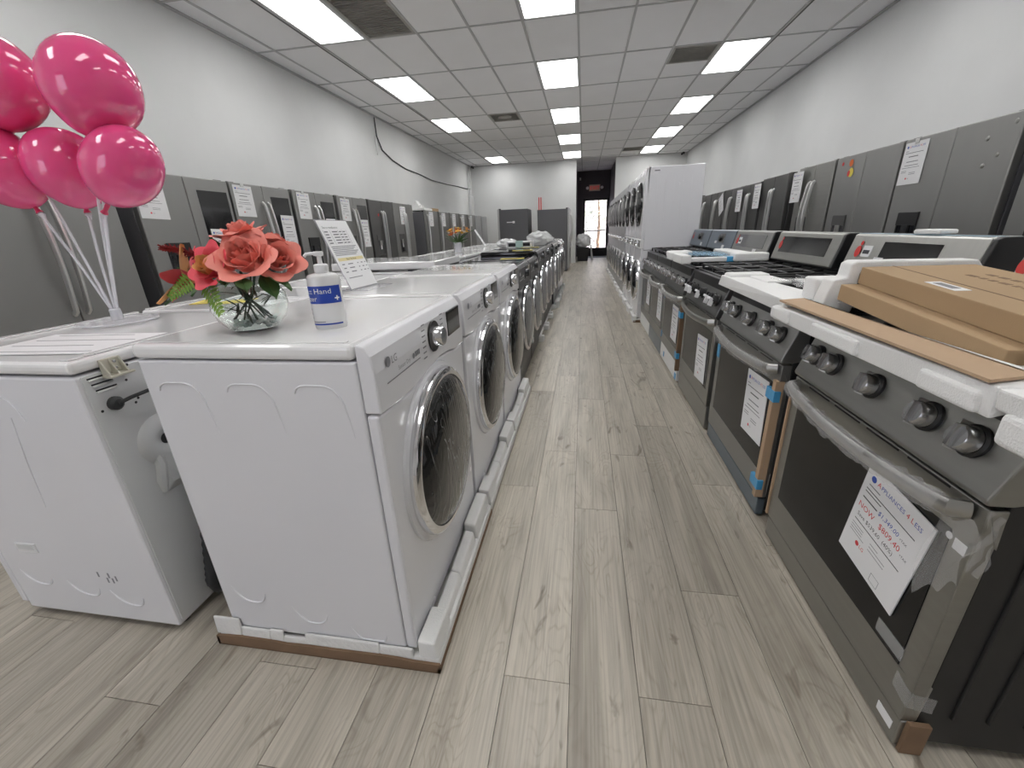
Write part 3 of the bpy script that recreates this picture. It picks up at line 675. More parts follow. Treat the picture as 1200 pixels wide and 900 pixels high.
def gas_range(label, loc, steel='steeldark', knobm='steelgrey', bg='steeldark', wrap=True, film_drawer=None, tape=False, group=None, guard=True, knobrect=True, disp=('wide',), body='blackbody', zd=.093, cpm=None, grates=True):
    t = thing('gas_range', label, 'range', loc, PI, group); h = .376
    MB().box((-.64, -h+.004, .03), (-.035, h-.004, .885)).build('body', body, t, .004)
    for x in (-.10, -.17, -.24): MB().tube([(x, h-.004, .12), (x, h-.004, .80)], .007, 8, sy=.45).build('side_rib', body, t)
    f = MB()
    for sx in (-.6, -.1):
        for sy in (-.33, .33): f.lathe([(.018, 0), (.018, .03)], (sx, sy, .0), n=10)
    f.build('feet', 'rubber', t)
    MB().box((-.035, -h, .012), (-.004, h, zd)).build('storage_drawer', film_drawer or steel, t, .004)
    dr = MB(); z0, z1, g0, g1, gy = zd+.006, .682, max(.212, zd+.10), .600, .325
    dr.box((-.034, -h, z0), (0, h, g0)); dr.box((-.034, -h, g1), (0, h, z1)); dr.box((-.034, -h, g0), (0, -gy, g1)); dr.box((-.034, gy, g0), (0, h, g1))
    door = dr.build('oven_door', steel, t, .003)
    MB().box((-.02, -gy, g0), (.0008, gy, g1)).build('oven_window', 'oven_glass', door)
    v = MB()
    for k in range(4): v.box((-.001, -.28+.15*k, .673), (.0012, -.16+.15*k, .678))
    v.build('vent_slot', 'black', door)
    # bowed handle
    hp = [(.002, -.345, .660), (.03, -.335, .658)]+[(.035+.022*math.cos(u*PI/2), .33*u, .656-.010*math.cos(u*PI/2)) for u in [k/8-1 for k in range(1, 16)]]+[(.03, .335, .658), (.002, .345, .660)]
    MB().tube(hp, .0125, 10, sy=1.6).build('door_handle', 'steelbright', door)
    if wrap:
        r = random.Random(sum(map(ord, label))); wp = hp[1:-1]; fine = []
        for i in range(len(wp)-1):
            for k in range(3): fine.append(Vector(wp[i]).lerp(Vector(wp[i+1]), k/3))
        MB().tube([p+Vector((r.uniform(-.002, .004), 0, r.uniform(-.006, .002))) for p in fine], [.0165+r.uniform(-.002, .0035) for _ in fine], 9, sy=1.5).build('plastic_wrap', 'film', door)
    # sloped control panel
    cp = MB(); cp.prism([(-.035, .690), (.006, .690), (.010, .700), (-.055, .884), (-.075, .886), (-.075, .70)], 'y', -h, h); pan = cp.build('control_panel', cpm or steel, t, .004)
    for y in (-.295, -.205, 0, .205, .295) if not knobrect else (.283, .168, -.020, -.205, -.305): knob_obj(t, pan, -.0225, y, .775, steel, knobm, tape, knobrect)
    # cooktop, burners and grates
    MB().box((-.60, -h, .878), (-.06, h, .898)).build('cooktop', 'blackgloss', t, .004)
    bn = MB()
    for x in (-.19, -.45):
        for y in (-.23, .23): bn.lathe([(.05, .898), (.05, .906), (.036, .912), (.001, .914)], (x, y, 0), n=16)
    bn.lathe([(.035, .898), (.035, .908), (.001, .912)], (-.32, 0, 0), n=16, sx=.8, sy=1.8); bn.build('burner', 'black', t)
    for y0 in (-.25, 0, .25) if grates else ():
        g = MB(); w = .118; z = .928
        for x in (-.09, -.55): g.box((x-.006, y0-w, z-.012), (x+.006, y0+w, z))
        for y in (y0-w, y0+w): g.box((-.55, y-.006, z-.012), (-.09, y+.006, z))
        for x in (-.19, -.32, -.45): g.box((x-.005, y0-w, z-.010), (x+.005, y0+w, z+.004))
        g.box((-.55, y0-.005, z-.010), (-.09, y0+.005, z+.004))
        for x in (-.09, -.55):
            for y in (y0-w, y0+w): g.box((x-.007, y-.007, .898), (x+.007, y+.007, z))
        g.build('grate', 'black', t, .003)
    if guard:
        MB().box((-.64, -h+.01, .885), (-.555, h-.01, .955)).build('backguard_neck', 'black', t, .004)
        gpoly = [(-.515, .952), (-.555, 1.112), (-.568, 1.118), (-.64, 1.118), (-.64, .945), (-.52, .945)]
        g = MB(); g.prism(gpoly, 'y', -h+.002, h-.022, 0); gd = g.build('backguard', bg, t, .004)
        MB().prism([(u-.002, w-.001) for u, w in gpoly], 'y', h-.021, h).build('end_cap', 'black', gd, .004)
        MB().prism([(u-.002, w-.001) for u, w in gpoly], 'y', -h, -h+.003).build('end_cap', 'black', gd)
        def fn(y, s, o=.0015): return (-.515-.040*s+o, y, .952+.160*s+o*.25)
        def panel(nm, ya, yb, sa, sb, m, o=.0015, lab=None): MB().hexa([fn(ya, sa, -.002), fn(yb, sa, -.002), fn(yb, sb, -.002), fn(ya, sb, -.002)], [fn(ya, sa, o), fn(yb, sa, o), fn(yb, sb, o), fn(ya, sb, o)]).build(nm, m, gd, label=lab)
        if disp[0] == 'wide': panel('display', -.30, .27, .28, .86, 'blackgloss')
        elif disp[0] == 'mid': panel('display', -.14, .18, .32, .84, 'window')
        elif disp[0] == 'knob':
            panel('display', -.06, .10, .35, .85, 'steelblack'); MB().lathe([(.03, 0), (.028, .02), (.001, .022)], fn(.0, .6, .0), (1, 0, .25), 18).build('clock_knob', 'black', gd)
        if 'red' in disp: yt = -.295 if grates else -.350; MB().disc(fn(yt, .55, .003), .026, (1, 0, .25), 18, sx=.8).disc(fn(yt+.007, .78, .003), .010, (1, 0, .25), 12).build('red_tag', 'redtag', gd, label='round red tag hanging on the backguard')
        if 'white' in disp: panel('white_sticker', -.262, -.20, .42, .72, 'paper', .003, 'white barcode sticker'); panel('sticker_print', -.255, -.21, .5, .6, 'ink', .0036)
        if 'sticker' in disp: panel('white_sticker', .10, .16, .05, .25, 'paper', .003)
        if 'sticker2' in disp: panel('white_sticker', -.16, -.10, .30, .44, 'paper', .003)
    return t
XRG = .745
r1 = gas_range('nearest grey stainless gas range with cardboard boxes on its cooktop', (XRG, 1.139, 0), 'steelgrey', 'steelgrey', 'steelbright', disp=('mid', 'red'), grates=False, group='gas ranges along the aisle')
r2 = gas_range('second gas range, handle in crumpled wrap and blue filmed drawer', (XRG, 2.0, 0), 'steeldark', 'steelgrey', 'steelbright', film_drawer='steelblue', disp=('mid', 'red', 'white', 'sticker2'), group='gas ranges along the aisle')
r3 = gas_range('third gas range, unwrapped, with white tape on its knobs', (XRG, 2.83, 0), 'steelgrey', 'black', 'steelgrey', wrap=False, tape=True, disp=('wide', 'red'), knobrect=False, zd=.15, cpm='steelblack', group='gas ranges along the aisle')
r4 = gas_range('fourth gas range with brown strip and blue tape at its oven door', (XRG, 3.665, 0), 'steelgrey', 'steelgrey', 'steeldark', film_drawer='foam', disp=('wide', 'red', 'white', 'sticker'), knobrect=False, zd=.15, cpm='steelblack', group='gas ranges along the aisle')
r5 = gas_range('fifth gas range with a bluish backguard and tall price sheet', (XRG, 4.425, 0), 'steeldark', 'steelgrey', 'steelblue', film_drawer='steelblue', disp=('knob', 'sticker', 'sticker2'), knobrect=False, zd=.15, cpm='steelblack', group='gas ranges along the aisle')
r6 = gas_range('sixth and last gas range, next to the stacked laundry towers', (XRG, 5.182, 0), 'steelgrey', 'steelgrey', 'steelblue', film_drawer='foam', disp=('knob', 'red', 'sticker'), knobrect=False, zd=.15, cpm='steelblack', group='gas ranges along the aisle')
# packing strips, tape and film still fixed to the ranges (parts; local +y is the near end)
MB().box((-.060, .376, .002), (-.014, .388, .100)).build('cardboard_strip', 'carddark', r1, .002)
MB().box((-.030, -.384, .10), (.006, -.377, .60)).build('cardboard_strip', 'cardlight', r1)
tp = MB(); tp.grid(lambda u, v: (.002 if u < .45 else .002-.10*(u-.45), .33+.049*min(u/.45, 1)+.0005*0, .20-.045*v-.02*u), 10, 2); tp.build('clear_tape', 'cleartape', r1)
tp = MB(); tp.box((.001, .24, .225), (.0022, .33, .262)); tp.build('clear_tape', 'cleartape', r1)
tp = MB(); rr = random.Random(4)
def filmf(u, v): return (.004+.012*math.sin(u*5+v*3)*.5+.006, .30+.085*u+.008*math.sin(v*7), .640-.22*v*(1-.45*u)+.012*math.sin(u*11+v*5))
tp.grid(filmf, 12, 14); tp.build('hanging_film', 'film', r1)
tp = MB(); tp.grid(lambda u, v: (-.03*u+.004*math.sin(v*15), .378+.004*math.sin(u*9+v*7), .685-.14*v-.02*u), 8, 10); tp.build('hanging_film', 'film', r1)
MB().box((-.0045, .31, .040), (-.003, .36, .066)).build('white_sticker', 'paper', r1)
MB().box((.0005, .338, .566), (.0012, .366, .590)).disc((.0015, .325, .585), .008, (1, 0, 0), 14).build('round_sticker', 'paper', r1)
def strips(rg, m='cardlight', tapes=(.56, .22)):
    MB().box((-.02, .350, .10), (.012, .378, .62)).build('cardboard_strip', m, rg, .002)
    for z in tapes: MB().box((-.01, .31, z), (.014, .384, z+.045)).build('blue_tape', 'bluetape', rg, .002)
MB().box((-.60, -.37, 1.1175), (-.566, .35, 1.1188)).build('blue_film', M('pale_blue_film', (.30, .45, .56), .3), r2)
tag(MB().box((1.31, 1.88, 1.121), (1.37, 2.02, 1.138)).build('foam_scrap', 'foam', bevel=.006), 'small white foam scrap on top of the second range backguard', 'packaging')
strips(r2, 'cardlight', (.535, .14)); strips(r4, 'carddark', (.52, .20))
MB().box((.0005, -.372, .50), (.003, -.335, .57)).build('blue_tape', 'bluetape', r2)
MB().box((.0005, -.372, .56), (.003, -.33, .62)).build('blue_tape', 'bluetape', r4); MB().box((.0005, -.372, .2), (.003, -.34, .26)).build('blue_tape', 'bluetape', r4)
MB().box((-.003, -.2, .055), (.0, -.17, .1)).build('blue_tape', 'bluetape', r4); MB().box((-.003, .31, .02), (.0, .36, .07)).build('blue_tape', 'bluetape', r4)

# price sheets -------------------------------------------------------
def sheet_print(hero=False):
    p = MB(); fn = lambda a, b: (.0032, a, b); w = .216; x = -.092
    MI = {'k': 0, 'g': 1, 'b': 2, 'r': 3}
    n = 14; p.add([fn(x+.012+.009*math.cos(2*PI*k/n), -.030+.009*math.sin(2*PI*k/n)) for k in range(n)], [tuple(range(n))], 2)
    def seg(txt, x0, z, s, mi, sl=0):
        text(p, txt, s, lambda a, b: fn(a+x0, b+z), mi, 'l', sl); return x0+glyphs(txt)[2]*s
    s = .0165
    e = seg('A', x+.027, -.036, s*1.15, 3); e = seg('PPLIANCES', e+.0015, -.036, s, 2); e = seg('4', e+.006, -.036, s*1.15, 3); e = seg('L', e+.006, -.036, s*1.15, 3); seg('ESS', e+.0015, -.036, s, 2)
    if hero:
        seg('LRGL5823S', x+.004, -.052, .0075, 0) if False else p.box((.003, x+.004, -.052), (.0032, x+.045, -.049), 1)
        for k, (a, b) in enumerate(((.0, .17), (.0, .06))): p.box((.003, x+a, -.0655-.009*k), (.0032, x+b, -.063-.009*k), 0)
        p.box((.003, x, -.0945), (.0032, x+.055, -.091), 0); e = seg('$1,349.00', x+.06, -.097, .018, 2, .15); seg('+TAX', e+.006, -.097, .009, 0)
        e = seg('NOW', x-.004, -.126, .023, 3); e = seg('$809.40', e+.018, -.126, .023, 3); seg('+TAX', e+.004, -.130, .009, 0)
        seg('Save $539.60  (40%)', x+.004, -.151, .0165, 0)
        p.box((.003, x+.002, -.166), (.0032, x+.17, -.1635), 0)
        for k in range(4): p.box((.003, x, -.180-.008*k), (.0032, x+.045+.012*(k == 3), -.1785-.008*k), 1)
        for k in range(3): p.box((.003, x+.075, -.184-.010*k), (.0032, x+.105+.03*(k > 0), -.1825-.010*k), 1)
        lg_logo(p, lambda a, b: fn(a-.052, b-.222), .014, 3)
        for a, b, c, d in ((.02, -.245, .05, -.244), (.02, -.268, .05, -.267), (.02, -.268, .021, -.244), (.049, -.268, .05, -.244)): p.box((.003, a, b), (.0032, c, d), 1)
    else:
        for k, (a, b, z, mi) in enumerate(((.0, .03, -.055, 1), (.0, .17, -.068, 0), (.04, .13, -.092, 0), (.03, .14, -.125, 1), (.02, .15, -.150, 0), (.0, .165, -.165, 1), (.0, .05, -.185, 1), (.0, .05, -.195, 1), (.08, .14, -.20, 1), (.08, .14, -.21, 1))):
            p.box((.003, x+a, z-(.003 if k not in (2, 3) else .005)), (.0032, x+b, z), mi)
        n = 12; p.add([fn(-.03+.007*math.cos(2*PI*k/n), -.238+.007*math.sin(2*PI*k/n)) for k in range(n)], [tuple(range(n))], 3)
        text(p, 'LG', .013, lambda a, b: fn(a-.018, b-.243), 1)
    return p
INKS = ['ink', 'inkgrey', 'inkblue', 'inkred']
PR_STD = sheet_print().mesh('sheet_print', INKS); PR_HERO = sheet_print(True).mesh('sheet_print', INKS)
_sm = MB(); _sm.box((0, -.108, -.279), (.003, .108, 0)); SH_STD = _sm.mesh('price_sheet', 'paper')
def price_sheet(label, loc, rz, tilt=0, hero=False, group=None, sx=1, sz=1, clip=False):
    o = bpy.data.objects.new('price_sheet', SH_STD); COL.objects.link(o); o.location = loc
    o.rotation_mode = 'XYZ'; o.rotation_euler = (tilt, 0, rz); o.scale = (1, sx, sz)
    tag(o, label, 'price sheet', group)
    p = bpy.data.objects.new('print', PR_HERO if hero else PR_STD); COL.objects.link(p); p.parent = o
    if clip:
        c = MB().box((.0, -.02, -.012), (.008, .02, .018)).build('clip', 'handle', o, .002)
    return o
GS = 'price sheets on the oven doors'
price_sheet('large price sheet reading NOW $809.40 on the nearest range\'s oven door', (XRG-.003, .948, .590), PI, R(-7), True, GS, 1.05)
price_sheet('price sheet taped to the second range\'s oven door', (XRG-.003, 1.80, .585), PI, R(3), False, GS)
price_sheet('price sheet taped to the third range\'s oven door', (XRG-.003, 2.67, .535), PI, R(4), False, GS)
price_sheet('price sheet on the fourth range\'s oven door, beside the brown strip', (XRG-.003, 3.50, .575), PI, 0, False, GS)
price_sheet('price sheet on the fifth range\'s oven door', (XRG-.003, 4.23, .60), PI, 0, False, GS)
price_sheet('price sheet on the sixth range\'s oven door', (XRG-.003, 4.98, .62), PI, 0, False, GS)

# foam packing and boxes on the ranges
def hx(t, nm, m, x0, x1, y0, y1, z0, z1, bev=.006): return MB().box((x0, y0, z0), (x1, y1, z1)).build(nm, m, t, bev, 3)
t = thing('foam_packing', 'long white foam packing frame on the nearest range under the cardboard boxes', 'packaging', (1.0, 1.15, .9))
L0 = -.40; L1 = .46                                          # local y: near end .. far end
MB().hexa([(-.325, L0, -.030), (-.24, L0, .0), (-.24, L1, .0), (-.325, L1, -.036)], [(-.33, L0, .028), (-.20, L0, .030), (-.20, L1, .020), (-.33, L1, .014)]).build('front_rail', 'foam', t, .005)
for ya, yb in ((-.04, .18), (-.38, -.245), (.33, .46)): MB().box((-.338, ya, -.028), (-.30, yb, .012)).build('rail_pad', 'foam', t, .008, 3)
MB().box((-.332, L0-.16, -.062), (-.24, L0-.02, -.004)).build('end_block', 'foam', t, .012, 3)
MB().hexa([(-.325, L0-.16, -.010), (-.24, L0-.16, -.010), (-.24, L0, -.010), (-.325, L0, -.010)], [(-.33, L0-.16, .030), (-.20, L0-.16, .032), (-.20, L0, .030), (-.33, L0, .028)]).build('end_block', 'foam', t, .005)
ep = [(.765, .905), (.858, .905), (.862, .935), (.818, .942), (.816, .978), (.858, .986), (.860, 1.034), (1.15, 1.036), (1.20, .98), (1.235, .98), (1.17, 1.062), (.845, 1.066), (.830, 1.058), (.826, 1.018), (.788, 1.008), (.776, .965)]
MB().prism([(p-1.0, q-.9) for p, q in ep], 'y', 1.50-1.15, 1.565-1.15).build('stepped_corner', 'foam', t, .005)
MB().box((-.205, -.52, .004), (-.085, -.06, .018)).build('inner_rail', 'foam', t, .005)
MB().box((-.22, .43, .01), (-.12, .52, .105)).build('rail_pad', 'foam', t, .008, 3)
c = thing('cardboard_corner_strip', 'L-shaped brown cardboard edge strip lying on the foam front rail of the nearest range', 'packaging', (.71, 1.16, .932))
MB().hexa([(-.045, -.40, .0), (.045, -.37, .0), (.05, .44, .0), (-.04, .41, .0)], [(-.045, -.40, .006), (.045, -.37, .006), (.05, .44, .006), (-.04, .41, .006)]).hexa([(.030, -.372, -.040), (.036, -.372, -.040), (.05, .44, -.0), (.044, .44, -.0)], [(.040, -.372, .006), (.046, -.372, .006), (.05, .44, .006), (.044, .44, .006)]).build('strip', 'cardlight', c)
def carton(label, loc, dx, dy, dz, rz=0, prn=False, lab=False):
    t = thing('cardboard_box', label, 'box', loc, rz)
    MB().box((-dx/2, -dy/2, 0), (dx/2, dy/2, dz)).build('carton', 'card', t, .002)
    MB().box((-.067, -dy/2-.0005, dz-.0006), (-.062, dy/2+.0005, dz+.0006)).build('flap_seam', 'carddark', t)
    if lab: MB().box((-.125, .06, dz), (-.09, .16, dz+.001)).build('shipping_label', 'paper', t); MB().box((-.117, .08, dz+.001), (-.098, .145, dz+.0014)).build('label_print', 'inkgrey', t)
    if prn:
        for k in range(2):
            q = MB(); text(q, 'GRIDDLE' if k == 0 else 'HANDLE WITH CARE', .03, lambda a, b: (.10-.05*k+b, -.18+a, dz+.001)); q.build('lettering', 'carddark', t)
    return t
q = carton('lower flat cardboard box on the nearest range, its long side to the aisle', (.94, 1.195, .926), .28, .58, .048); q.rotation_euler = (R(5), 0, 0)
q = carton('upper flat cardboard box with a small white label on top of the lower box', (1.0, 1.105, .9668), .30, .77, .050, lab=True); q.rotation_euler = (R(5), 0, 0)
pm = MB(); rk = random.Random(3)
for row in range(2):
    y = -.10
    while y < .24:
        l = rk.uniform(.012, .03); pm.box((.02+.045*row, y, .050), (.034+.045*row, y+l, .0506)); y += l+.012
pm = pm.build('stamped_print', 'carddark', q); pm['kind'] = 'stuff'
tag(MB().box((1.255, .72, 1.0), (1.275, .78, 1.01)).build('black_clip', 'black'), 'small black plastic piece on the foam behind the boxes', 'part')

t = thing('foam_packing', 'white foam packing tray lying on the second range', 'packaging', (1.0, 2.0, .93))
MB().hexa([(-.30, -.40, -.045), (-.14, -.40, -.0), (-.17, .40, -.0), (-.29, .40, -.045)], [(-.31, -.42, .006), (-.14, -.40, .006), (-.19, .36, .008), (-.29, .36, .008)]).build('front_rail', 'foam', t, .010, 3)
MB().box((-.28, .25, .0), (-.10, .36, .022)).build('end_block', 'foam', t, .012, 3); MB().box((-.20, .02, .0), (-.10, .24, .014)).build('end_block', 'foam', t, .010, 3)
MB().box((-.10, -.38, -.0), (.16, -.28, .03)).build('end_block', 'foam', t, .01, 3)
MB().box((-.06, -.30, -.0), (-.01, .10, .014)).build('rail_pad', 'foam', t, .006)
b = MB(); rr = random.Random(9); b.grid(lambda u, v: (-.18+.16*u, -.32+.42*v, .018+.004*math.sin(u*9+v*13)+.003*math.sin(v*31)), 10, 26)
tag(b.build('plastic_bag', 'film', loc=(1.02, 2.0, .93)), 'flat clear plastic bag of papers on the second range\'s foam', 'bag')
t = thing('foam_packing', 'white foam packing tray with blue tape across the fourth range', 'packaging', (1.0, 3.64, .93))
MB().box((-.31, -.40, -.01), (-.24, -.10, .05)).build('front_rail', 'foam', t, .01, 3); MB().box((-.33, -.12, -.0), (-.20, .05, .055)).build('end_block', 'foam', t, .01, 3); MB().box((-.28, .18, -.0), (-.10, .36, .045)).build('end_block', 'foam', t, .012, 3)
MB().box((-.26, -.38, .0), (.26, -.32, .03)).build('side_rail', 'foam', t, .006); MB().box((.04, -.42, -.0), (.26, -.30, .055)).build('end_block', 'foam', t, .01, 3)
MB().box((.10, -.30, .0), (.22, .33, .05)).build('back_rail', 'foam', t, .01, 3)
MB().box((-.0, -.385, -.002), (.05, -.315, .0325)).build('blue_tape', 'bluetape', t, .002)
MB().grid(lambda u, v: (-.18+.26*u, -.28+.5*v, .034+.008*math.sin(u*8+v*11)), 6, 10).build('blue_film', M('blue_film', (.20, .48, .72), .15, alpha=.55, bump=.6, bscale=40), t)

# ================================================================== STACKED LAUNDRY TOWERS (front faces -x)
def tower(label, loc, body='white', glass='blackgloss', group=None):
    t = thing('laundry_tower', label, 'washer dryer tower', loc, PI, group); h = .345
    MB().box((-.64, -h, .0), (-.03, h, .84)).build('lower_cabinet', body, t, .006)
    MB().box((-.655, -h, .845), (-.03, h, 1.765)).build('upper_cabinet', body, t, .008)
    g = MB()
    for s in (-1, 1):
        y = s*(h+.0004)
        for k in range(5): g.tube([(-.52+.095*k, y, 1.05), (-.52+.095*k, y, 1.66)], .0018, 6)
        for xx in (-.46, -.24): g.tube([(xx-.05, y, 1.0), (xx-.03, y, .965), (xx+.01, y, .955), (xx+.05, y, .985)], .0028, 6)
        g.box((-.50, y-.0005, .865), (-.44, y+.0005, .875)); g.box((-.58, y-.0004, 1.70), (-.06, y+.0004, 1.703))
        g.tube([(-.45, y, .78), (-.35, y, .75), (-.2, y, .76)], .0025, 6)
    o = g.build('pressed_rib', body, t); o['kind'] = 'stuff'
    MB().box((-.16, h, 1.715), (-.10, h+.001, 1.728)).build('badge', 'inkgrey', t)
    fp = MB(); fp.prism([(-.03, .01), (.0, .01), (.0, .86), (-.03, .86)], 'y', -h, h); fp.build('lower_front', body, t, .008)
    fp = MB(); fp.prism([(-.03, .97), (.0, .97), (.004, 1.2), (.0, 1.70), (-.02, 1.752), (-.035, 1.765), (-.06, 1.765)], 'y', -h, h); fp.build('upper_front', body, t, .008)
    MB().box((-.03, -h, .862), (.006, h, .968)).build('control_panel', 'whiteplastic' if body == 'white' else body, t, .004)
    MB().box((.004, .04, .875), (.008, .28, .955)).build('display', 'blackgloss', t, .002)
    MB().lathe([(.04, 0), (.038, .025), (.001, .027)], (.006, -.12, .915), (1, 0, 0), 20).build('dial', 'chrome', t)
    for zc in (.45, 1.37):
        r = .25; d = MB(); d.lathe([(r+.012, 0), (r+.008, .022), (r-.02, .034), (r-.03, .03)], (0, 0, zc), (1, 0, 0), 40, 0); d.lathe([(r-.028, .03), (r*.7, .05), (.001, .06)], (0, 0, zc), (1, 0, 0), 40, 1)
        d.build('door', ['chrome' if zc < 1 else 'blackgloss', glass], t)
    return t
T0 = 5.917
tw = tower('nearest white stacked laundry tower, its plain side facing the camera', (.70, T0, .055), group='stacked laundry towers along the aisle')
tord = ['second', 'third', 'fourth', 'fifth', 'sixth', 'seventh', 'eighth', 'ninth', 'tenth']
tw2 = None
for k in range(9):
    y = T0+.715*(k+1)
    if k < 2: dup(tw, '%s white stacked laundry tower along the aisle' % tord[k], (.70, y, .055), group='stacked laundry towers along the aisle')
    elif tw2 is None: tw2 = tower('%s stacked laundry tower along the aisle, in grey' % tord[k], (.70, y, .055), 'silver', 'door_film', 'stacked laundry towers along the aisle')
    else: dup(tw2, '%s stacked laundry tower along the aisle, in grey' % tord[k], (.70, y, .055), group='stacked laundry towers along the aisle')
t = thing('shipping_foam', 'foam base under the nearest stacked laundry tower', 'packaging', (1.0, T0, 0), 0, 'foam bases under the laundry towers')
MB().box((-.33, -.35, .002), (.36, .35, .05)).build('foam_tray', 'foamcut', t, .006); MB().box((-.35, -.36, .002), (-.30, -.22, .085)).build('foam_block', 'foam', t, .008); MB().box((-.345, .2, .002), (-.30, .35, .085)).build('foam_block', 'foam', t, .008); MB().box((-.34, -.36, .0005), (.36, -.352, .03)).build('cardboard_skirt', 'carddark', t)
for k in range(9): dup(t, 'foam base under the %s stacked laundry tower' % tord[k], (1.0, T0+.715*(k+1), 0), group='foam bases under the laundry towers')

# ================================================================== FRIDGES (front faces +x in local space)
def fridge(label, loc, rz, w=.86, H=1.71, door='steeldark', side='fridgeside', disp=False, window=False, handles='bow', style='french', group=None, red=False, depth=.62, seam=0.0, light_disp=False):
    t = thing('refrigerator', label, 'refrigerator', loc, rz, group); h = w/2
    MB().box((-depth, -h+.005, .03), (-.055, h-.005, H-.02)).build('body', side, t, .005)
    if style == 'french':
        ld = MB().box((-.048, -h, .735), (0, seam-.003, H)).build('left_door', door, t, .008, 3)
        rd = MB().box((-.048, seam+.003, .735), (0, h, H)).build('right_door', door, t, .008, 3)
        MB().box((-.048, -h, .08), (0, h, .725)).build('freezer_drawer', door, t, .008, 3)
    else:
        ld = rd = MB().box((-.048, -h, .735), (0, h, H)).build('upper_door', door, t, .008, 3)
        MB().box((-.048, -h, .08), (0, h, .715)).build('freezer_drawer', door, t, .008, 3)
    MB().box((-.10, -h+.02, H-.02), (-.03, -h+.10, H+.008)).box((-.10, h-.10, H-.02), (-.03, h-.02, H+.008)).build('hinge_cover', 'black', t, .004)
    MB().box((-.5, -h+.05, .0), (-.06, h-.05, .03)).build('plinth', 'black', t)
    if handles:
        zs0, zs1 = .80, 1.55
        if style == 'french': spec = ((seam-.038, ld), (seam+.038, rd))
        else: spec = ((-h+.05, ld),)
        for y, pd in spec:
            pts = [(.001, y, zs0), (.025, y, zs0+.02)]+[(.028+.03*math.sin(PI*k/10)*(1 if handles == 'bow' else .25), y, zs0+.04+(zs1-zs0-.08)*k/10) for k in range(11)]+[(.025, y, zs1-.02), (.001, y, zs1)]
            MB().tube(pts, .0125, 8, sy=1.5).build('door_handle', 'handle', pd)
        if style == 'french': MB().tube([(.001, -h+.08, .66), (.04, -h+.09, .66), (.05, 0, .66), (.04, h-.09, .66), (.001, h-.08, .66)], .011, 8).build('drawer_handle', 'handle', t)
    if disp:
        y0, y1 = -h+.13, -h+.34; z0, z1 = .885, 1.205
        d = MB(); d.box((.0, y0, z0), (.006, y0+.012, z1)); d.box((.0, y1-.012, z0), (.006, y1, z1)); d.box((.0, y0, z1-.09), (.010, y1, z1)); d.box((.0, y0, z0), (.014, y1, z0+.02))
        dd = d.build('water_dispenser', 'black' if not light_disp else 'steelblack', ld, .002)
        MB().box((.0002, y0+.012, z0+.02), (.002, y1-.012, z1-.09)).build('dispenser_recess', 'blackgloss', dd)
        MB().box((.001, (y0+y1)/2-.035, z1-.155), (.012, (y0+y1)/2+.035, z1-.085)).build('dispenser_nozzle', 'steelbright' if light_disp else 'black', dd, .003)
        MB().box((.002, (y0+y1)/2-.022, z1-.22), (.008, (y0+y1)/2+.022, z1-.15)).build('dispenser_paddle', 'galv' if light_disp else 'steeldark', dd, .003)
    if window:
        MB().box((-.001, seam+.10, 1.06), (.003, h-.035, 1.615)).build('window_panel', 'window', rd, .004)
    if red: MB().disc((.002, seam-.14, 1.50), .02, (1, 0, 0), 16).build('red_sticker', 'redtag', ld)
    return t
FX = -3.20; GL = 'refrigerators along the left wall'
fl = fridge('nearest grey refrigerator at the far left, with curved handles behind the balloons', (FX, 2.205, 0), 0, .90, door='steeldark', group=GL)
L2 = fridge('grey refrigerator with water dispenser and black window just right of the balloons', (FX, 3.255, 0), 0, .90, disp=True, window=True, handles=None, group=GL)
L3 = fridge('grey refrigerator with bright handles and tall black window behind the coral flowers', (FX, 4.145, 0), 0, .83, disp=True, window=True, group=GL)
L4 = fridge('grey refrigerator with handles and dispenser behind the sanitizer bottle', (FX, 5.03, 0), 0, .82, disp=True, window=True, group=GL)
L5 = fridge('grey refrigerator behind the slanted table sign on the left wall', (FX, 5.92, 0), 0, .80, disp=True, window=True, light_disp=True, group=GL)
L6 = fridge('dark refrigerator with a small red sticker and lit dispenser', (FX, 6.80, 0), 0, .84, door='steelblack', disp=True, light_disp=True, red=True, handles='straight', group=GL)
L7 = fridge('dark grey refrigerator with a pale dispenser, sheet on its left door', (FX, 7.68, 0), 0, .86, door='steeldark', disp=True, light_disp=True, handles='straight', group=GL)
yy = 8.65
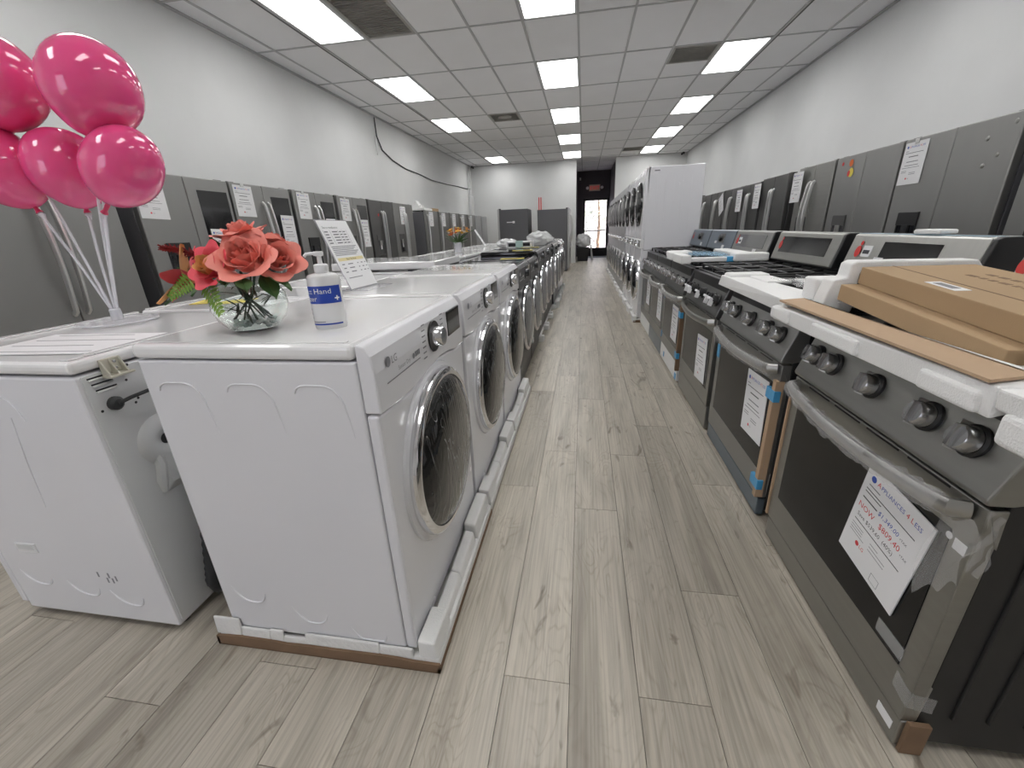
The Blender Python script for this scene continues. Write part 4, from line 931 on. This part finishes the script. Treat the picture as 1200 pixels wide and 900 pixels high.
for k in range(7):
    w = .74; lab = ['bottom-freezer refrigerator carrying a foam and cardboard bundle on its top', 'bottom-freezer refrigerator with price sheet right of the foam-topped one', 'third bottom-freezer refrigerator of the far left run', 'fourth bottom-freezer refrigerator of the far left run', 'fifth bottom-freezer refrigerator of the far left run', 'first pale silver refrigerator in the far left corner', 'last pale silver refrigerator in the far left corner'][k]
    o = fridge(lab, (-3.15, yy+.40, 0), 0, w, 1.63, door='steeldark' if k < 5 else 'silver', style='bottom', handles='straight' if k < 5 else None, group='bottom-freezer refrigerators along the far left wall', side='fridgeside' if k < 5 else 'silver')
    if k == 0:
        q = thing('foam_bundle', 'white foam pieces piled on top of the far left refrigerator', 'packaging', (-3.40, 8.95, 1.638))
        MB().box((-.2, -.2, 0), (.2, .3, .05)).build('foam_block', 'foam', q, .01); MB().box((-.15, -.1, .05), (.1, .1, .11)).build('foam_block', 'foam', q, .01); MB().prism([(-.1, .05), (.1, .05), (.0, .2)], 'y', -.12, .05).build('foam_block', 'foam', q, .01)
        for z in (.2, .26): MB().box((-.05, z, .05), (.02, z+.03, .10)).build('foam_block', 'foam', q, .005)
        carton('flat cardboard box beside the foam on top of the far left refrigerator', (-3.40, 9.45, 1.638), .4, .42, .06)
    if k < 5: price_sheet('%s price sheet along the far left refrigerators' % ['first', 'second', 'third', 'fourth', 'fifth'][k], (-3.145, yy+.32, 1.61), 0, 0, False, 'price sheets on the left refrigerators', 1.1)
    yy += .83
GP = 'price sheets on the left refrigerators'
price_sheet('price sheet on the refrigerator door just below the right balloon', (FX+.003, 2.935, 1.66), 0, R(-2), False, GP, 1.05, 1, True)
price_sheet('price sheet stuck low on the black window right of the balloons', (FX+.006, 3.485, 1.305), 0, R(-2), False, GP, .9, 1.05)
price_sheet('price sheet on the door above the coral flowers', (FX+.003, 3.875, 1.69), 0, R(-1), False, GP, 1.08, .98, True)
price_sheet('long price sheet on the black window above the coral flowers', (FX+.006, 4.435, 1.44), 0, R(-1), False, GP, .95, 1.3)
price_sheet('price sheet on the door behind the sanitizer bottle', (FX+.003, 4.79, 1.69), 0, R(-1), False, GP, 1.05, 1, True)
price_sheet('price sheet on the window just above the slanted sign', (FX+.006, 5.28, 1.42), 0, 0, False, GP, .95, 1.1)
price_sheet('price sheet on the door right above the slanted sign', (FX+.003, 5.70, 1.68), 0, R(-1), False, GP, 1.05, 1, True)
price_sheet('long price sheet on the window right of the slanted sign', (FX+.006, 6.16, 1.42), 0, 0, False, GP, .95, 1.35)
price_sheet('price sheet on the dark refrigerator with the pale dispenser', (FX+.003, 7.63, 1.66), 0, 0, False, GP, 1.1, 1.05)
# right wall
RX = 2.38; GRR = 'refrigerators along the right wall'
fridge('nearest dark refrigerator cut by the right edge of the picture', (RX, 2.52, 0), PI, .90, door='steeldark', disp=True, handles=None, group=GRR)
q = fridge('large black stainless refrigerator with price sheet and dented right door', (RX, 3.53, 0), PI, .93, door='steeldark', disp=True, handles=None, group=GRR)
for y, z in ((.26, 1.60), (.28, 1.45), (.36, 1.5), (.42, 1.66)): MB().sphere((.0005, y, z), (.0025, .014, .014), 12, 8).build('door_dent', 'steelgrey', q)
q = fridge('black stainless refrigerator with yellow and red stickers', (RX, 4.46, 0), PI, .88, door='steeldark', disp=True, light_disp=True, handles=None, group=GRR)
MB().disc((.003, -.18, 1.565), .038, (1, 0, 0), 18, 0).disc((.004, -.21, 1.56), .026, (1, 0, 0), 16, 1, sx=.8).disc((.003, -.20, 1.645), .03, (1, 0, 0), 16, 2).disc((.003, -.33, 1.65), .016, (1, 0, 0), 12, 1).build('round_sticker', ['yellow', 'redtag', 'flower_orange'], q)
fridge('grey refrigerator with two tall curved handles in the right row', (RX, 5.30, 0), PI, .72, door='steelgrey', handles='bow', disp=True, light_disp=True, group=GRR)
q = fridge('plain dark refrigerator with its grey side showing in the right row', (RX, 6.30, 0), PI, .76, 1.70, door='steelblack', side='steelblack', handles='straight', group=GRR, seam=.0)
for k in range(4): fridge(['first', 'second', 'third', 'fourth'][k]+' dark refrigerator beyond the plain one in the right row', (RX, 7.13+.80*k, 0), PI, .76, 1.68, door='steelblack', handles='bow' if k else 'straight', group=GRR)
for k in range(6): fridge(['first', 'second', 'third', 'fourth', 'fifth', 'last'][k]+' refrigerator of the right row hidden behind the laundry towers', (RX, 10.35+.80*k, 0), PI, .76, 1.70, door='steeldark', handles=None, group=GRR)
GQ = 'price sheets on the right refrigerators'
price_sheet('price sheet clipped to the large refrigerator at the right', (RX-.003, 3.86, 1.685), PI, R(0), False, GQ, 1.05, 1.02, True)
price_sheet('price sheet on the refrigerator with curved handles at the right', (RX-.04, 5.57, 1.67), PI, 0, False, GQ, 1.05, 1.1)
price_sheet('price sheet on the dark refrigerator left of the plain one', (RX-.035, 6.74, 1.65), PI, 0, False, GQ, 1.05, 1.1)
price_sheet('upright price sheet on the second dark refrigerator beyond the plain one', (RX-.035, 7.45, 1.63), PI, 0, False, GQ, 1.05, 1.1)
price_sheet('tilted price sheet farthest along the right refrigerators', (RX-.05, 8.35, 1.60), PI, R(25), False, GQ, 1.05, 1.1)
# two dark fridges turned sideways before the back wall
fridge('dark refrigerator showing its grey side by the corridor, its white front to the aisle', (-.40, 13.1, 0), 0, .90, 1.71, door='silver', side='fridgeside', handles='bow', depth=.90, group='sideways refrigerators before the back wall')
fridge('dark refrigerator showing its grey side, left of the one by the corridor', (-2.45, 13.1, 0), PI, .90, 1.76, door='silver', side='fridgeside', handles=None, depth=.88, group='sideways refrigerators before the back wall')
fridge('refrigerator directly behind the one by the corridor', (-.40, 14.1, 0), 0, .90, 1.71, door='silver', side='fridgeside', handles='bow', depth=.90, group='sideways refrigerators before the back wall')
q = MB(); q.box((-1.55, YB-.03, 1.72), (-1.45, YB-.002, 2.2), 0); q.box((-1.515, YB-.035, 1.72), (-1.485, YB-.028, 2.2), 1)
tag(q.build('red_wall_strip', ['redtag', 'paper']), 'small red and white strip on the white back wall above the sideways refrigerators', 'sign')
t = thing('door_hook', 'small white handle fixed on the side of the dark refrigerator before the back wall', 'handle', (-2.05, 12.645, 1.40))
MB().box((-.13, -.02, -.012), (.10, .0, .012)).box((.04, -.03, -.03), (.10, .0, .03)).build('hook', 'paper', t, .003)
tag(MB().tube([(-1.62, 7.2, .965), (-1.80, 7.25, 1.22)], .03, 8, sy=.3).build('white_lath', 'whiteplastic'), 'short white lath leaning up from the far white tops', 'lath')

# ================================================================== THINGS ON THE MACHINES
# balloons -------------------------------------------------------------
bt = thing('balloon_bouquet', 'bunch of pink balloons on clear sticks in a clear stand on the left dryer', 'balloons', (-1.70, 1.28, .937))
MB().lathe([(.001, 0), (.118, 0), (.122, .004), (.118, .008), (.001, .009)], (0, 0, 0), n=40).build('stand_plate', 'acrylic', bt)
MB().lathe([(.018, .008), (.018, .045), (.012, .05)], (0, 0, 0), n=12).build('stick_holder', 'stick', bt)
def balloon(knot, ctr, r, ln):
    knot = Vector(knot); ctr = Vector(ctr); ax = (ctr-knot).normalized(); s0 = (ctr-knot).length
    prof = []; n = 18
    for i in range(n+1):
        u = i/n; a = PI*u
        hh = -math.cos(a)*ln; rr = r*math.sin(a)**.92
        if hh < 0: rr *= 1-.22*(-hh/ln)**2
        prof.append((max(rr, .0005), s0+hh))
    q = MB().lathe(prof, knot, ax, 28)
    b = q.build('balloon', 'balloon', bt)
    MB().lathe([(.002, -.004), (.011, -.006), (.006, .006), (.009, max(.02, s0-ln+.012))], knot, ax, 12).build('knot', 'knot', b)
    c = MB().tube([(knot.x*.03, knot.y*.03, .02), (knot.x*.5, knot.y*.45, knot.z*.55), tuple(knot-ax*.002)], .0045, 8); c.build('balloon_stick', 'stick', bt)
    MB().lathe([(.004, -.03), (.012, -.012), (.004, 0)], knot, ax, 10).build('balloon_cup', 'stick', bt)
Z = .937
def bw(kx, ky, kz, cx, cy, cz, r, ln): balloon((kx+1.70, ky-1.28, kz-Z), (cx+1.70, cy-1.28, cz-Z), r, ln)
bw(-1.570, 1.29, 1.512, -1.490, 1.285, 1.650, .122, .138)
bw(-1.605, 1.29, 1.312, -1.468, 1.28, 1.432, .103, .138)
bw(-1.742, 1.34, 1.322, -1.742, 1.33, 1.452, .112, .125)
bw(-1.85, 1.27, 1.324, -1.900, 1.25, 1.458, .112, .132)
bw(-1.865, 1.29, 1.570, -1.815, 1.27, 1.690, .118, .135)
bw(-1.665, 1.40, 1.540, -1.72, 1.47, 1.690, .09, .10)

# vase and flowers -----------------------------------------------------
VX, VY, VZ = -.855, .968, .9795
KF = .896
vt = thing('glass_bowl_vase', 'round clear glass bowl vase holding coral roses', 'vase', (VX, VY, VZ))
outer = [(.001, .0), (.045, .0), (.062, .006), (.085, .03), (.098, .065), (.095, .095), (.082, .118), (.072, .128), (.072, .133)]
inner = [(.069, .133), (.069, .127), (.079, .116), (.092, .094), (.095, .065), (.082, .032), (.058, .009), (.001, .006)]
MB().lathe(outer+inner, n=40).build('bowl', 'vase', vt)
vt.scale = (.92, .92, .92)
g = MB(); rg = random.Random(2)
for k in range(46):
    a = rg.uniform(0, 2*PI); q = rg.uniform(0, .062); g.sphere((q*math.cos(a), q*math.sin(a), .016+rg.uniform(0, .014)), (.0085, .0085, .006), 8, 5)
o = g.build('glass_gems', 'gem', vt); o['kind'] = 'stuff'
fb = thing('rose_bouquet', 'bouquet of artificial coral roses with red plume and green leaves in the glass bowl', 'flowers', (VX, VY, VZ+.04))
def petal(mb, c, ax, ang, r0, spread, w, h, curl, mi=0, nu=6, nv=6):
    ax = Vector(ax).normalized(); u = ax.orthogonal().normalized(); v = ax.cross(u)
    d = u*math.cos(ang)+v*math.sin(ang); s = -u*math.sin(ang)+v*math.cos(ang); c = Vector(c)
    def fn(a, b):
        b_ = (b-.5)*2; wid = w*(.40+.60*math.sin(min(1, a*1.2)*PI/2))*math.sqrt(max(.06, 1-(max(0, a-.55)/.45)**2*.85))
        out = r0+spread*a**1.4*(1+curl*a*a) - .35*wid*(b_*b_)
        return c+ax*(h*a*(1-.18*curl*a*a)-.10*h*b_*b_*a)+d*out+s*(wid*b_)
    mb.grid(fn, nu, nv, mi)
def rose(parent, c, ax, r, mats=('rose', 'rose_pink'), seed=0, name='rose', inner=0):
    rr = random.Random(seed); mb = MB(); n = 0
    for ring, (cnt, r0, sp, w, h, curl) in enumerate(((3, .05, .03, .20, .66, 0), (4, .13, .06, .30, .70, 0), (5, .23, .12, .42, .70, .15), (5, .36, .20, .52, .62, .5), (6, .48, .34, .60, .50, .9))):
        for k in range(cnt):
            petal(mb, Vector(c)-Vector(ax).normalized()*r*.35, ax, 2*PI*(k+.37*ring)/cnt+rr.uniform(-.2, .2), r*r0, r*sp, r*w, r*h*1.2*rr.uniform(.92, 1.08), curl, 0 if ring > inner else 1)
    mb.sphere(Vector(c), (r*.16, r*.16, r*.25), 8, 6, 1 if len(mats) > 1 else 0)
    return mb.build(name, list(mats), parent)
def fw(x, y, z): return (x*KF-VX, y*KF-VY, 1.2+(z-1.2)*KF-VZ-.04)
rose(fb, fw(-.885, 1.02, 1.160), (.25, -.75, .75), .072, ('rose', 'rose'), 1)
rose(fb, fw(-.945, 1.10, 1.218), (-.1, -.15, 1), .062, ('rose', 'rose'), 2)
rose(fb, fw(-.825, 1.07, 1.150), (.7, -.5, .55), .060, ('rose', 'rose'), 3)
rose(fb, fw(-.975, 1.00, 1.140), (-.15, -.88, .45), .056, ('rose_pink', 'rose_orange'), 4, inner=2)
rose(fb, fw(-1.03, 1.10, 1.170), (-.6, -.2, .8), .038, ('rose_pink', 'rose_pink'), 5)
rose(fb, fw(-.865, 1.12, 1.19), (.2, .3, 1), .050, ('rose', 'rose'), 6)
lo = MB()
for k in range(6): petal(lo, fw(-1.095, 1.06, 1.095), (-.75, -.35, .5), k*PI/3, .006, .05, .022, .05, .7, k % 2)
lo.build('orange_lily', ['rose_orange', 'rose_pink'], fb)
pl = MB(); base = Vector(fw(-1.0, 1.06, 1.13)); tip = Vector(fw(-1.135, 1.03, 1.19)); dv = tip-base; rp = random.Random(8)
pl.tube([base, base.lerp(tip, .5)+Vector((0, 0, .012)), tip], [.003, .0025, .001], 6)
for k in range(200):
    u = .08+.92*k/200; c = base.lerp(tip, u)+Vector((0, 0, .012*math.sin(PI*u))); nrm = Vector((rp.gauss(0, 1), rp.gauss(0, 1), rp.gauss(0, 1))).normalized()
    e = c+(nrm*.017+dv.normalized()*.012)*(1.05-.5*u); s = nrm.orthogonal().normalized()*.003
    pl.quad([c-s, c+s, e+s*.3, e-s*.3])
pl.build('red_plume', 'plume', fb)
def leaf(mb, a, b, w, up=(0, 0, 1), sag=.1):
    a, b = Vector(a), Vector(b); d = b-a; s = d.cross(Vector(up)).normalized(); n = s.cross(d).normalized()
    mb.grid(lambda u, v: a+d*u-n*(sag*d.length*u*u)+s*(w*math.sin(PI*min(1, u*.97+.02))*(v-.5)*2)+n*(w*.35*abs(v-.5)*2), 6, 2)
for a, b, w in (((-.86, 1.04, 1.11), (-.80, 1.0, 1.055), .022), ((-.85, 1.03, 1.12), (-.77, 1.03, 1.075), .02), ((-.97, 1.08, 1.14), (-.975, 1.03, 1.215), .014), ((-1.0, 1.05, 1.11), (-1.1, 1.02, 1.075), .015), ((-1.05, 1.05, 1.10), (-1.16, 1.0, 1.05), .014), ((-.93, 1.0, 1.11), (-.90, .95, 1.095), .018), ((-1.07, 1.07, 1.12), (-1.13, 1.05, 1.14), .012), ((-.88, .99, 1.105), (-.84, .95, 1.08), .018), ((-1.0, 1.0, 1.10), (-1.02, .96, 1.07), .014)):
    q = MB(); leaf(q, fw(*a), fw(*b), w); q.build('leaf', 'leaf', fb)
for a, b in (((-1.01, 1.01, 1.10), (-.935, .955, 1.02)), ((-1.06, 1.02, 1.11), (-1.12, .99, 1.06))):
    q = MB(); A, B = Vector(fw(*a)), Vector(fw(*b)); d = B-A; s = d.cross(Vector((0, -1, .3))).normalized()
    for k in range(9):
        c = A+d*(.1+.1*k)
        for sg in (-1, 1): leaf(q, c, c+s*sg*.026*(1.1-.08*k)+d*.09, .0042, (0, -1, .3), .05)
    q.tube([A, B], .0012, 6); q.build('fern_frond', 'leaflight', fb)
st = MB(); rs = random.Random(6)
for k in range(12):
    a = rs.uniform(0, 2*PI); st.tube([(.045*math.cos(a+2.6), .045*math.sin(a+2.6), -.022+rs.uniform(0, .02)), (.015*math.cos(a), .015*math.sin(a), .05), (.035*math.cos(a), .035*math.sin(a), .11)], .0022, 6)
for k in range(26):
    a = rs.uniform(0, 2*PI); c = Vector((.03*math.cos(a), .03*math.sin(a), rs.uniform(.0, .08))); leaf(st, c, c+Vector((.035*math.cos(a+.8), .035*math.sin(a+.8), rs.uniform(-.03, .03))), .004)
st.build('stems', 'stem', fb)

# sanitizer ------------------------------------------------------------
SXX, SYY, SZ = -.645, .985, .9785
s = thing('hand_sanitizer_bottle', 'white pump bottle of hand sanitizer with blue label on the nearest dryer', 'bottle', (SXX, SYY, SZ), R(29))
bx, by = .0395, .028
MB().lathe([(.001, 0), (.92, .0), (1, .006), (1, .124), (.97, .131), (.84, .136), (.40, .140), (.38, .144), (.001, .144)], n=40, sx=by, sy=bx).build('bottle', 'sanit', s)
MB().lathe([(.017, .139), (.017, .158), (.014, .160), (.006, .161), (.0055, .178), (.011, .18), (.012, .188), (.001, .190)], n=20).build('pump_collar', 'whiteplastic', s)
MB().hexa([(-.012, -.010, .180), (.010, -.010, .180), (.010, .010, .180), (-.012, .010, .180)], [(-.012, -.010, .190), (.010, -.010, .190), (.010, .010, .190), (-.012, .010, .190)]).tube([(-.008, 0, .186), (-.028, 0, .185), (-.034, 0, .179)], .0042, 8).build('pump_head', 'whiteplastic', s, .002)
def onb(a, z, off=.0006): th = -PI/2+a/.036; return ((bx+off)*math.cos(th), (by+off)*math.sin(th), z)
# the outline parameterised by angle: a is the arc position from the middle of the front
lab = MB(); lab.grid(lambda u, v: onb(-.088+.126*u, .066+.043*v), 30, 4); lb = lab.build('blue_label', 'labelblue', s)
tx = MB(); text(tx, 'Perfect Hand', .0180, lambda a, b: onb(a-.082, b+.0905, .0011)); text(tx, 'Sanitizer', .0180, lambda a, b: onb(a-.082, b+.0725, .0011))
tx.grid(lambda u, v: onb(.019+.012*u, .0765+.003*v, .0011), 2, 1); tx.grid(lambda u, v: onb(.0235+.003*u, .072+.012*v, .0011), 1, 2); tx.build('lettering', 'paper', lb)
l2 = MB(); l2.grid(lambda u, v: onb(-.05+.08*u, .012+.004*v), 20, 1, 0); l2.grid(lambda u, v: onb(-.05+.04*u, .0195+.002*v), 10, 1, 1)
for k in range(3): l2.grid(lambda u, v: onb(-.058+.014*u, .028+.011*k+.004*v), 5, 1, 1)
l2.build('lower_label', ['labelblue', 'inkgrey'], s)

# slanted sign in acrylic holder ----------------------------------------
t = thing('table_sign', 'slanted acrylic table sign with a printed sheet and yellow line on the second white machine', 'sign', (-.975, 1.80, .9785), R(-2))
Hs, Ws, lean = .285, .222, .115
def sg(a, b, o=0): return (-lean*b/Hs+o*.95, a, .004+b+o*.33)
def plate(nm, m, a0, a1, b0, b1, o0, o1, par): return MB().hexa([sg(a0, b0, o0), sg(a1, b0, o0), sg(a1, b1, o0), sg(a0, b1, o0)], [sg(a0, b0, o1), sg(a1, b0, o1), sg(a1, b1, o1), sg(a0, b1, o1)]).build(nm, m, par)
ho = plate('acrylic_holder', 'acrylic', -Ws/2-.004, Ws/2+.004, 0, Hs+.004, -.004, -.001, t)
MB().box((-.10, -Ws/2-.004, 0), (.075, Ws/2+.004, .003)).build('holder_foot', 'acrylic', t)
pp = plate('printed_sheet', 'paper', -Ws/2, Ws/2, .004, Hs, -.001, .001, t)
pt = MB()
def bar(a0, a1, b0, b1, mi=0): pt.add([sg(a0, b0, .0018), sg(a1, b0, .0018), sg(a1, b1, .0018), sg(a0, b1, .0018)], [(0, 1, 2, 3)], mi)
text(pt, 'Due to manufacturer', .013, lambda a, b: sg(a-.095, b+.252, .0018), 0)
for r_ in range(5):
    for c0, c1 in ((-.095, -.07), (-.04, .0), (.012, .03), (.04, .06)): bar(c0, c1, .236-.0115*r_, .241-.0115*r_, 1)
for c0 in (-.10, -.055, .005, .035, .07): bar(c0, c0+.0015, .186, .246, 1)
for k in range(6): bar(-.10, .09-.015*(k % 3), .176-.007*k, .179-.007*k, 1)
bar(-.10, .10, .118, .131, 2); text(pt, 'Read This Note', .012, lambda a, b: sg(a, b+.1205, .0022), 0, 'c')
for r_ in range(3):
    for c0, c1 in ((-.09, -.07), (-.045, -.005), (.03, .04), (.06, .075), (.09, .1)): bar(c0, c1, .102-.016*r_, .106-.016*r_, 1)
bar(-.09, .02, .046, .049, 1); pt.build('print', ['ink', 'inkgrey', 'highlight'], pp)

# papers lying on the tops ---------------------------------------------
def flat_sheet(label, loc, w, l, rz, name='paper_sheet', mats=('paper', 'inkgrey'), lines=6, cat='paper', yellow=False):
    t = MB().box((-w/2, -l/2, 0), (w/2, l/2, .0015)).build(name, mats[0]); t.location = loc; t.rotation_euler = (0, 0, rz); tag(t, label, cat)
    p = MB()
    for k in range(lines): p.box((-w*.4, -l*.4+l*.8*k/max(1, lines-1), .0015), (w*.4*(1-.4*(k % 2)), -l*.4+l*.8*k/max(1, lines-1)+.004, .0019))
    p.build('print', mats[1], t); return t
flat_sheet('white paper sheets lying on the left dryer in front of the balloon stand', (-1.50, .985, .932), .42, .24, R(4), lines=4)
flat_sheet('yellow leaflet lying on the white top behind the balloon stand', (-1.72, 1.80, .932), .24, .18, R(20), 'leaflet', ('yellow', 'ink'), 5, 'leaflet')
flat_sheet('white paper lying beside the sanitizer on the back row', (-1.36, 1.72, .935), .18, .24, R(-15), lines=7)
for k in range(4):
    flat_sheet('yellow energy label on the %s black washer top' % ['first', 'second', 'third', 'fourth'][k], (-.66, 3.33+.72*k, .944 if k < 2 else .982), .22, .10, 0, 'energy_label', ('yellow', 'ink'), 3, 'label')
# second vase with yellow and orange flowers
v2 = thing('small_flower_vase', 'small glass vase with yellow and orange flowers on the far white tops', 'flowers', (-1.53, 5.25, .962))
MB().lathe([(.001, 0), (.05, 0), (.045, .05), (.055, .12), (.053, .12), (.043, .05), (.045, .006), (.001, .006)], n=20).build('vase', 'acrylic', v2)
rv = random.Random(12)
for k in range(15):
    a = rv.uniform(0, 2*PI); q = rv.uniform(.02, .125); z = .245-.4*q*q*8*.3+rv.uniform(-.035, .035)
    mm = ['flower_yellow', 'flower_white', 'flower_orange', 'flower_yellow', 'rose_orange'][k % 5]
    fl_ = MB(); ax = Vector((q*math.cos(a)*4, q*math.sin(a)*4, .7))
    for j in range(6): petal(fl_, (q*math.cos(a), q*math.sin(a), z), ax, j*PI/3, .004, .026, .016, .026, .6, 0, 2, 2)
    fl_.sphere((q*math.cos(a), q*math.sin(a), z+.012), .012, 8, 5); fl_.build('blossom', mm, v2)
lv = MB()
for k in range(34):
    a = rv.uniform(0, 2*PI); q = rv.uniform(.03, .06); leaf(lv, (q*.3*math.cos(a), q*.3*math.sin(a), .10), (q*2.4*math.cos(a), q*2.4*math.sin(a), rv.uniform(.12, .24)), .012)
leaf(lv, (.04, .0, .18), (.22, -.02, .27), .012)
lv.build('foliage', 'leaf', v2)
# clutter on the black washers
def lump(label, loc, r, mat='bag', seed=1, name='plastic_bundle', amp=.25):
    bm = bmesh.new(); bmesh.ops.create_icosphere(bm, subdivisions=4, radius=1)
    for v in bm.verts:
        d = 1+amp*mnoise.noise(v.co*2.2+Vector((seed*7, 0, 0)))+amp*.5*mnoise.noise(v.co*6+Vector((0, seed*3, 0)))
        v.co = Vector((v.co.x*r[0]*d, v.co.y*r[1]*d, max(-.85*r[2], v.co.z*r[2]*d)+.85*r[2]))
    me = bpy.data.meshes.new(name); bm.to_mesh(me); bm.free(); me.materials.append(X[mat])
    for p in me.polygons: p.use_smooth = True
    o = bpy.data.objects.new(name, me); COL.objects.link(o); o.location = loc; return tag(o, label, 'bag')
lump('pale plastic-wrapped roll bundle on the far black washers', (-1.0, 5.75, .981), (.13, .2, .06), 'bag', 1)
lump('tall crumpled clear plastic bag on the far black washers', (-.62, 6.25, .981), (.17, .2, .10), 'bag', 2)
lump('flat clear plastic wrapped parts at the aisle side of the far washers', (-.60, 7.2, .983), (.12, .3, .05), 'bag', 3)
t = thing('parts_box', 'open white and teal parts box beneath the plastic bag on the far washers', 'box', (-.80, 5.60, .981))
MB().box((-.16, -.14, 0), (.16, .14, .015)).box((-.16, -.14, .06), (.16, .14, .075)).box((-.16, -.14, 0), (-.14, .14, .075)).box((.14, -.14, 0), (.16, .14, .075)).build('rack', 'whiteplastic', t, .002)
MB().box((-.04, -.15, .003), (.05, -.12, .085)).build('teal_panel', 'teal', t, .002); MB().box((-.14, -.1, .016), (.14, .12, .05)).build('dark_insert', 'black', t)
# things by the exit door
t = thing('black_bin', 'black square bin by the corridor wall near the exit', 'bin', (.0, 16.45, 0))
MB().hexa([(-.2, -.17, 0), (.17, -.17, 0), (.17, .17, 0), (-.2, .17, 0)], [(-.24, -.2, .46), (.2, -.2, .46), (.2, .2, .46), (-.24, .2, .46)]).build('bin_body', 'black', t, .01); MB().box((-.25, -.21, .46), (.21, .21, .49)).build('bin_rim', 'black', t, .006)
lump('white plastic bag spilling over the black bin near the exit', (0, 16.45, .50), (.26, .2, .24), 'paper', 5, 'trash_bag', .3)
t = thing('folded_cart', 'white folded board with a red strip leaning beside the bin near the exit', 'board', (.36, 16.95, 0))
MB().hexa([(-.06, -.12, 0), (.02, -.12, 0), (.02, .12, 0), (-.06, .12, 0)], [(-.10, -.12, .55), (-.06, -.12, .55), (-.06, .12, .55), (-.10, .12, .55)]).build('board', 'whiteplastic', t, .004)
MB().tube([(-.08, -.1, .80), (.22, -.1, .48)], .03, 8, sy=.4).build('white_flap', 'whiteplastic', t); MB().box((-.36, -.24, .72), (-.28, -.2, .86)).build('red_strip', 'redtag', t)
t = thing('floor_mat', 'dark low threshold mat in front of the glass exit door', 'mat', (.48, 18.4, 0)); MB().box((-.45, -.4, .001), (.45, .4, .012)).build('mat', 'rubber', t)

for o in bpy.data.objects:
    if o.parent is None and o.type in {'MESH', 'EMPTY'} and o.get('kind') not in ('structure', 'stuff'):
        l = o.get('label')
        if l: LABELS.setdefault(l, [])
dupl = [l for l, n in LABELS.items() if len(n) > 1]
if dupl: print('DUPLICATE LABELS', dupl)
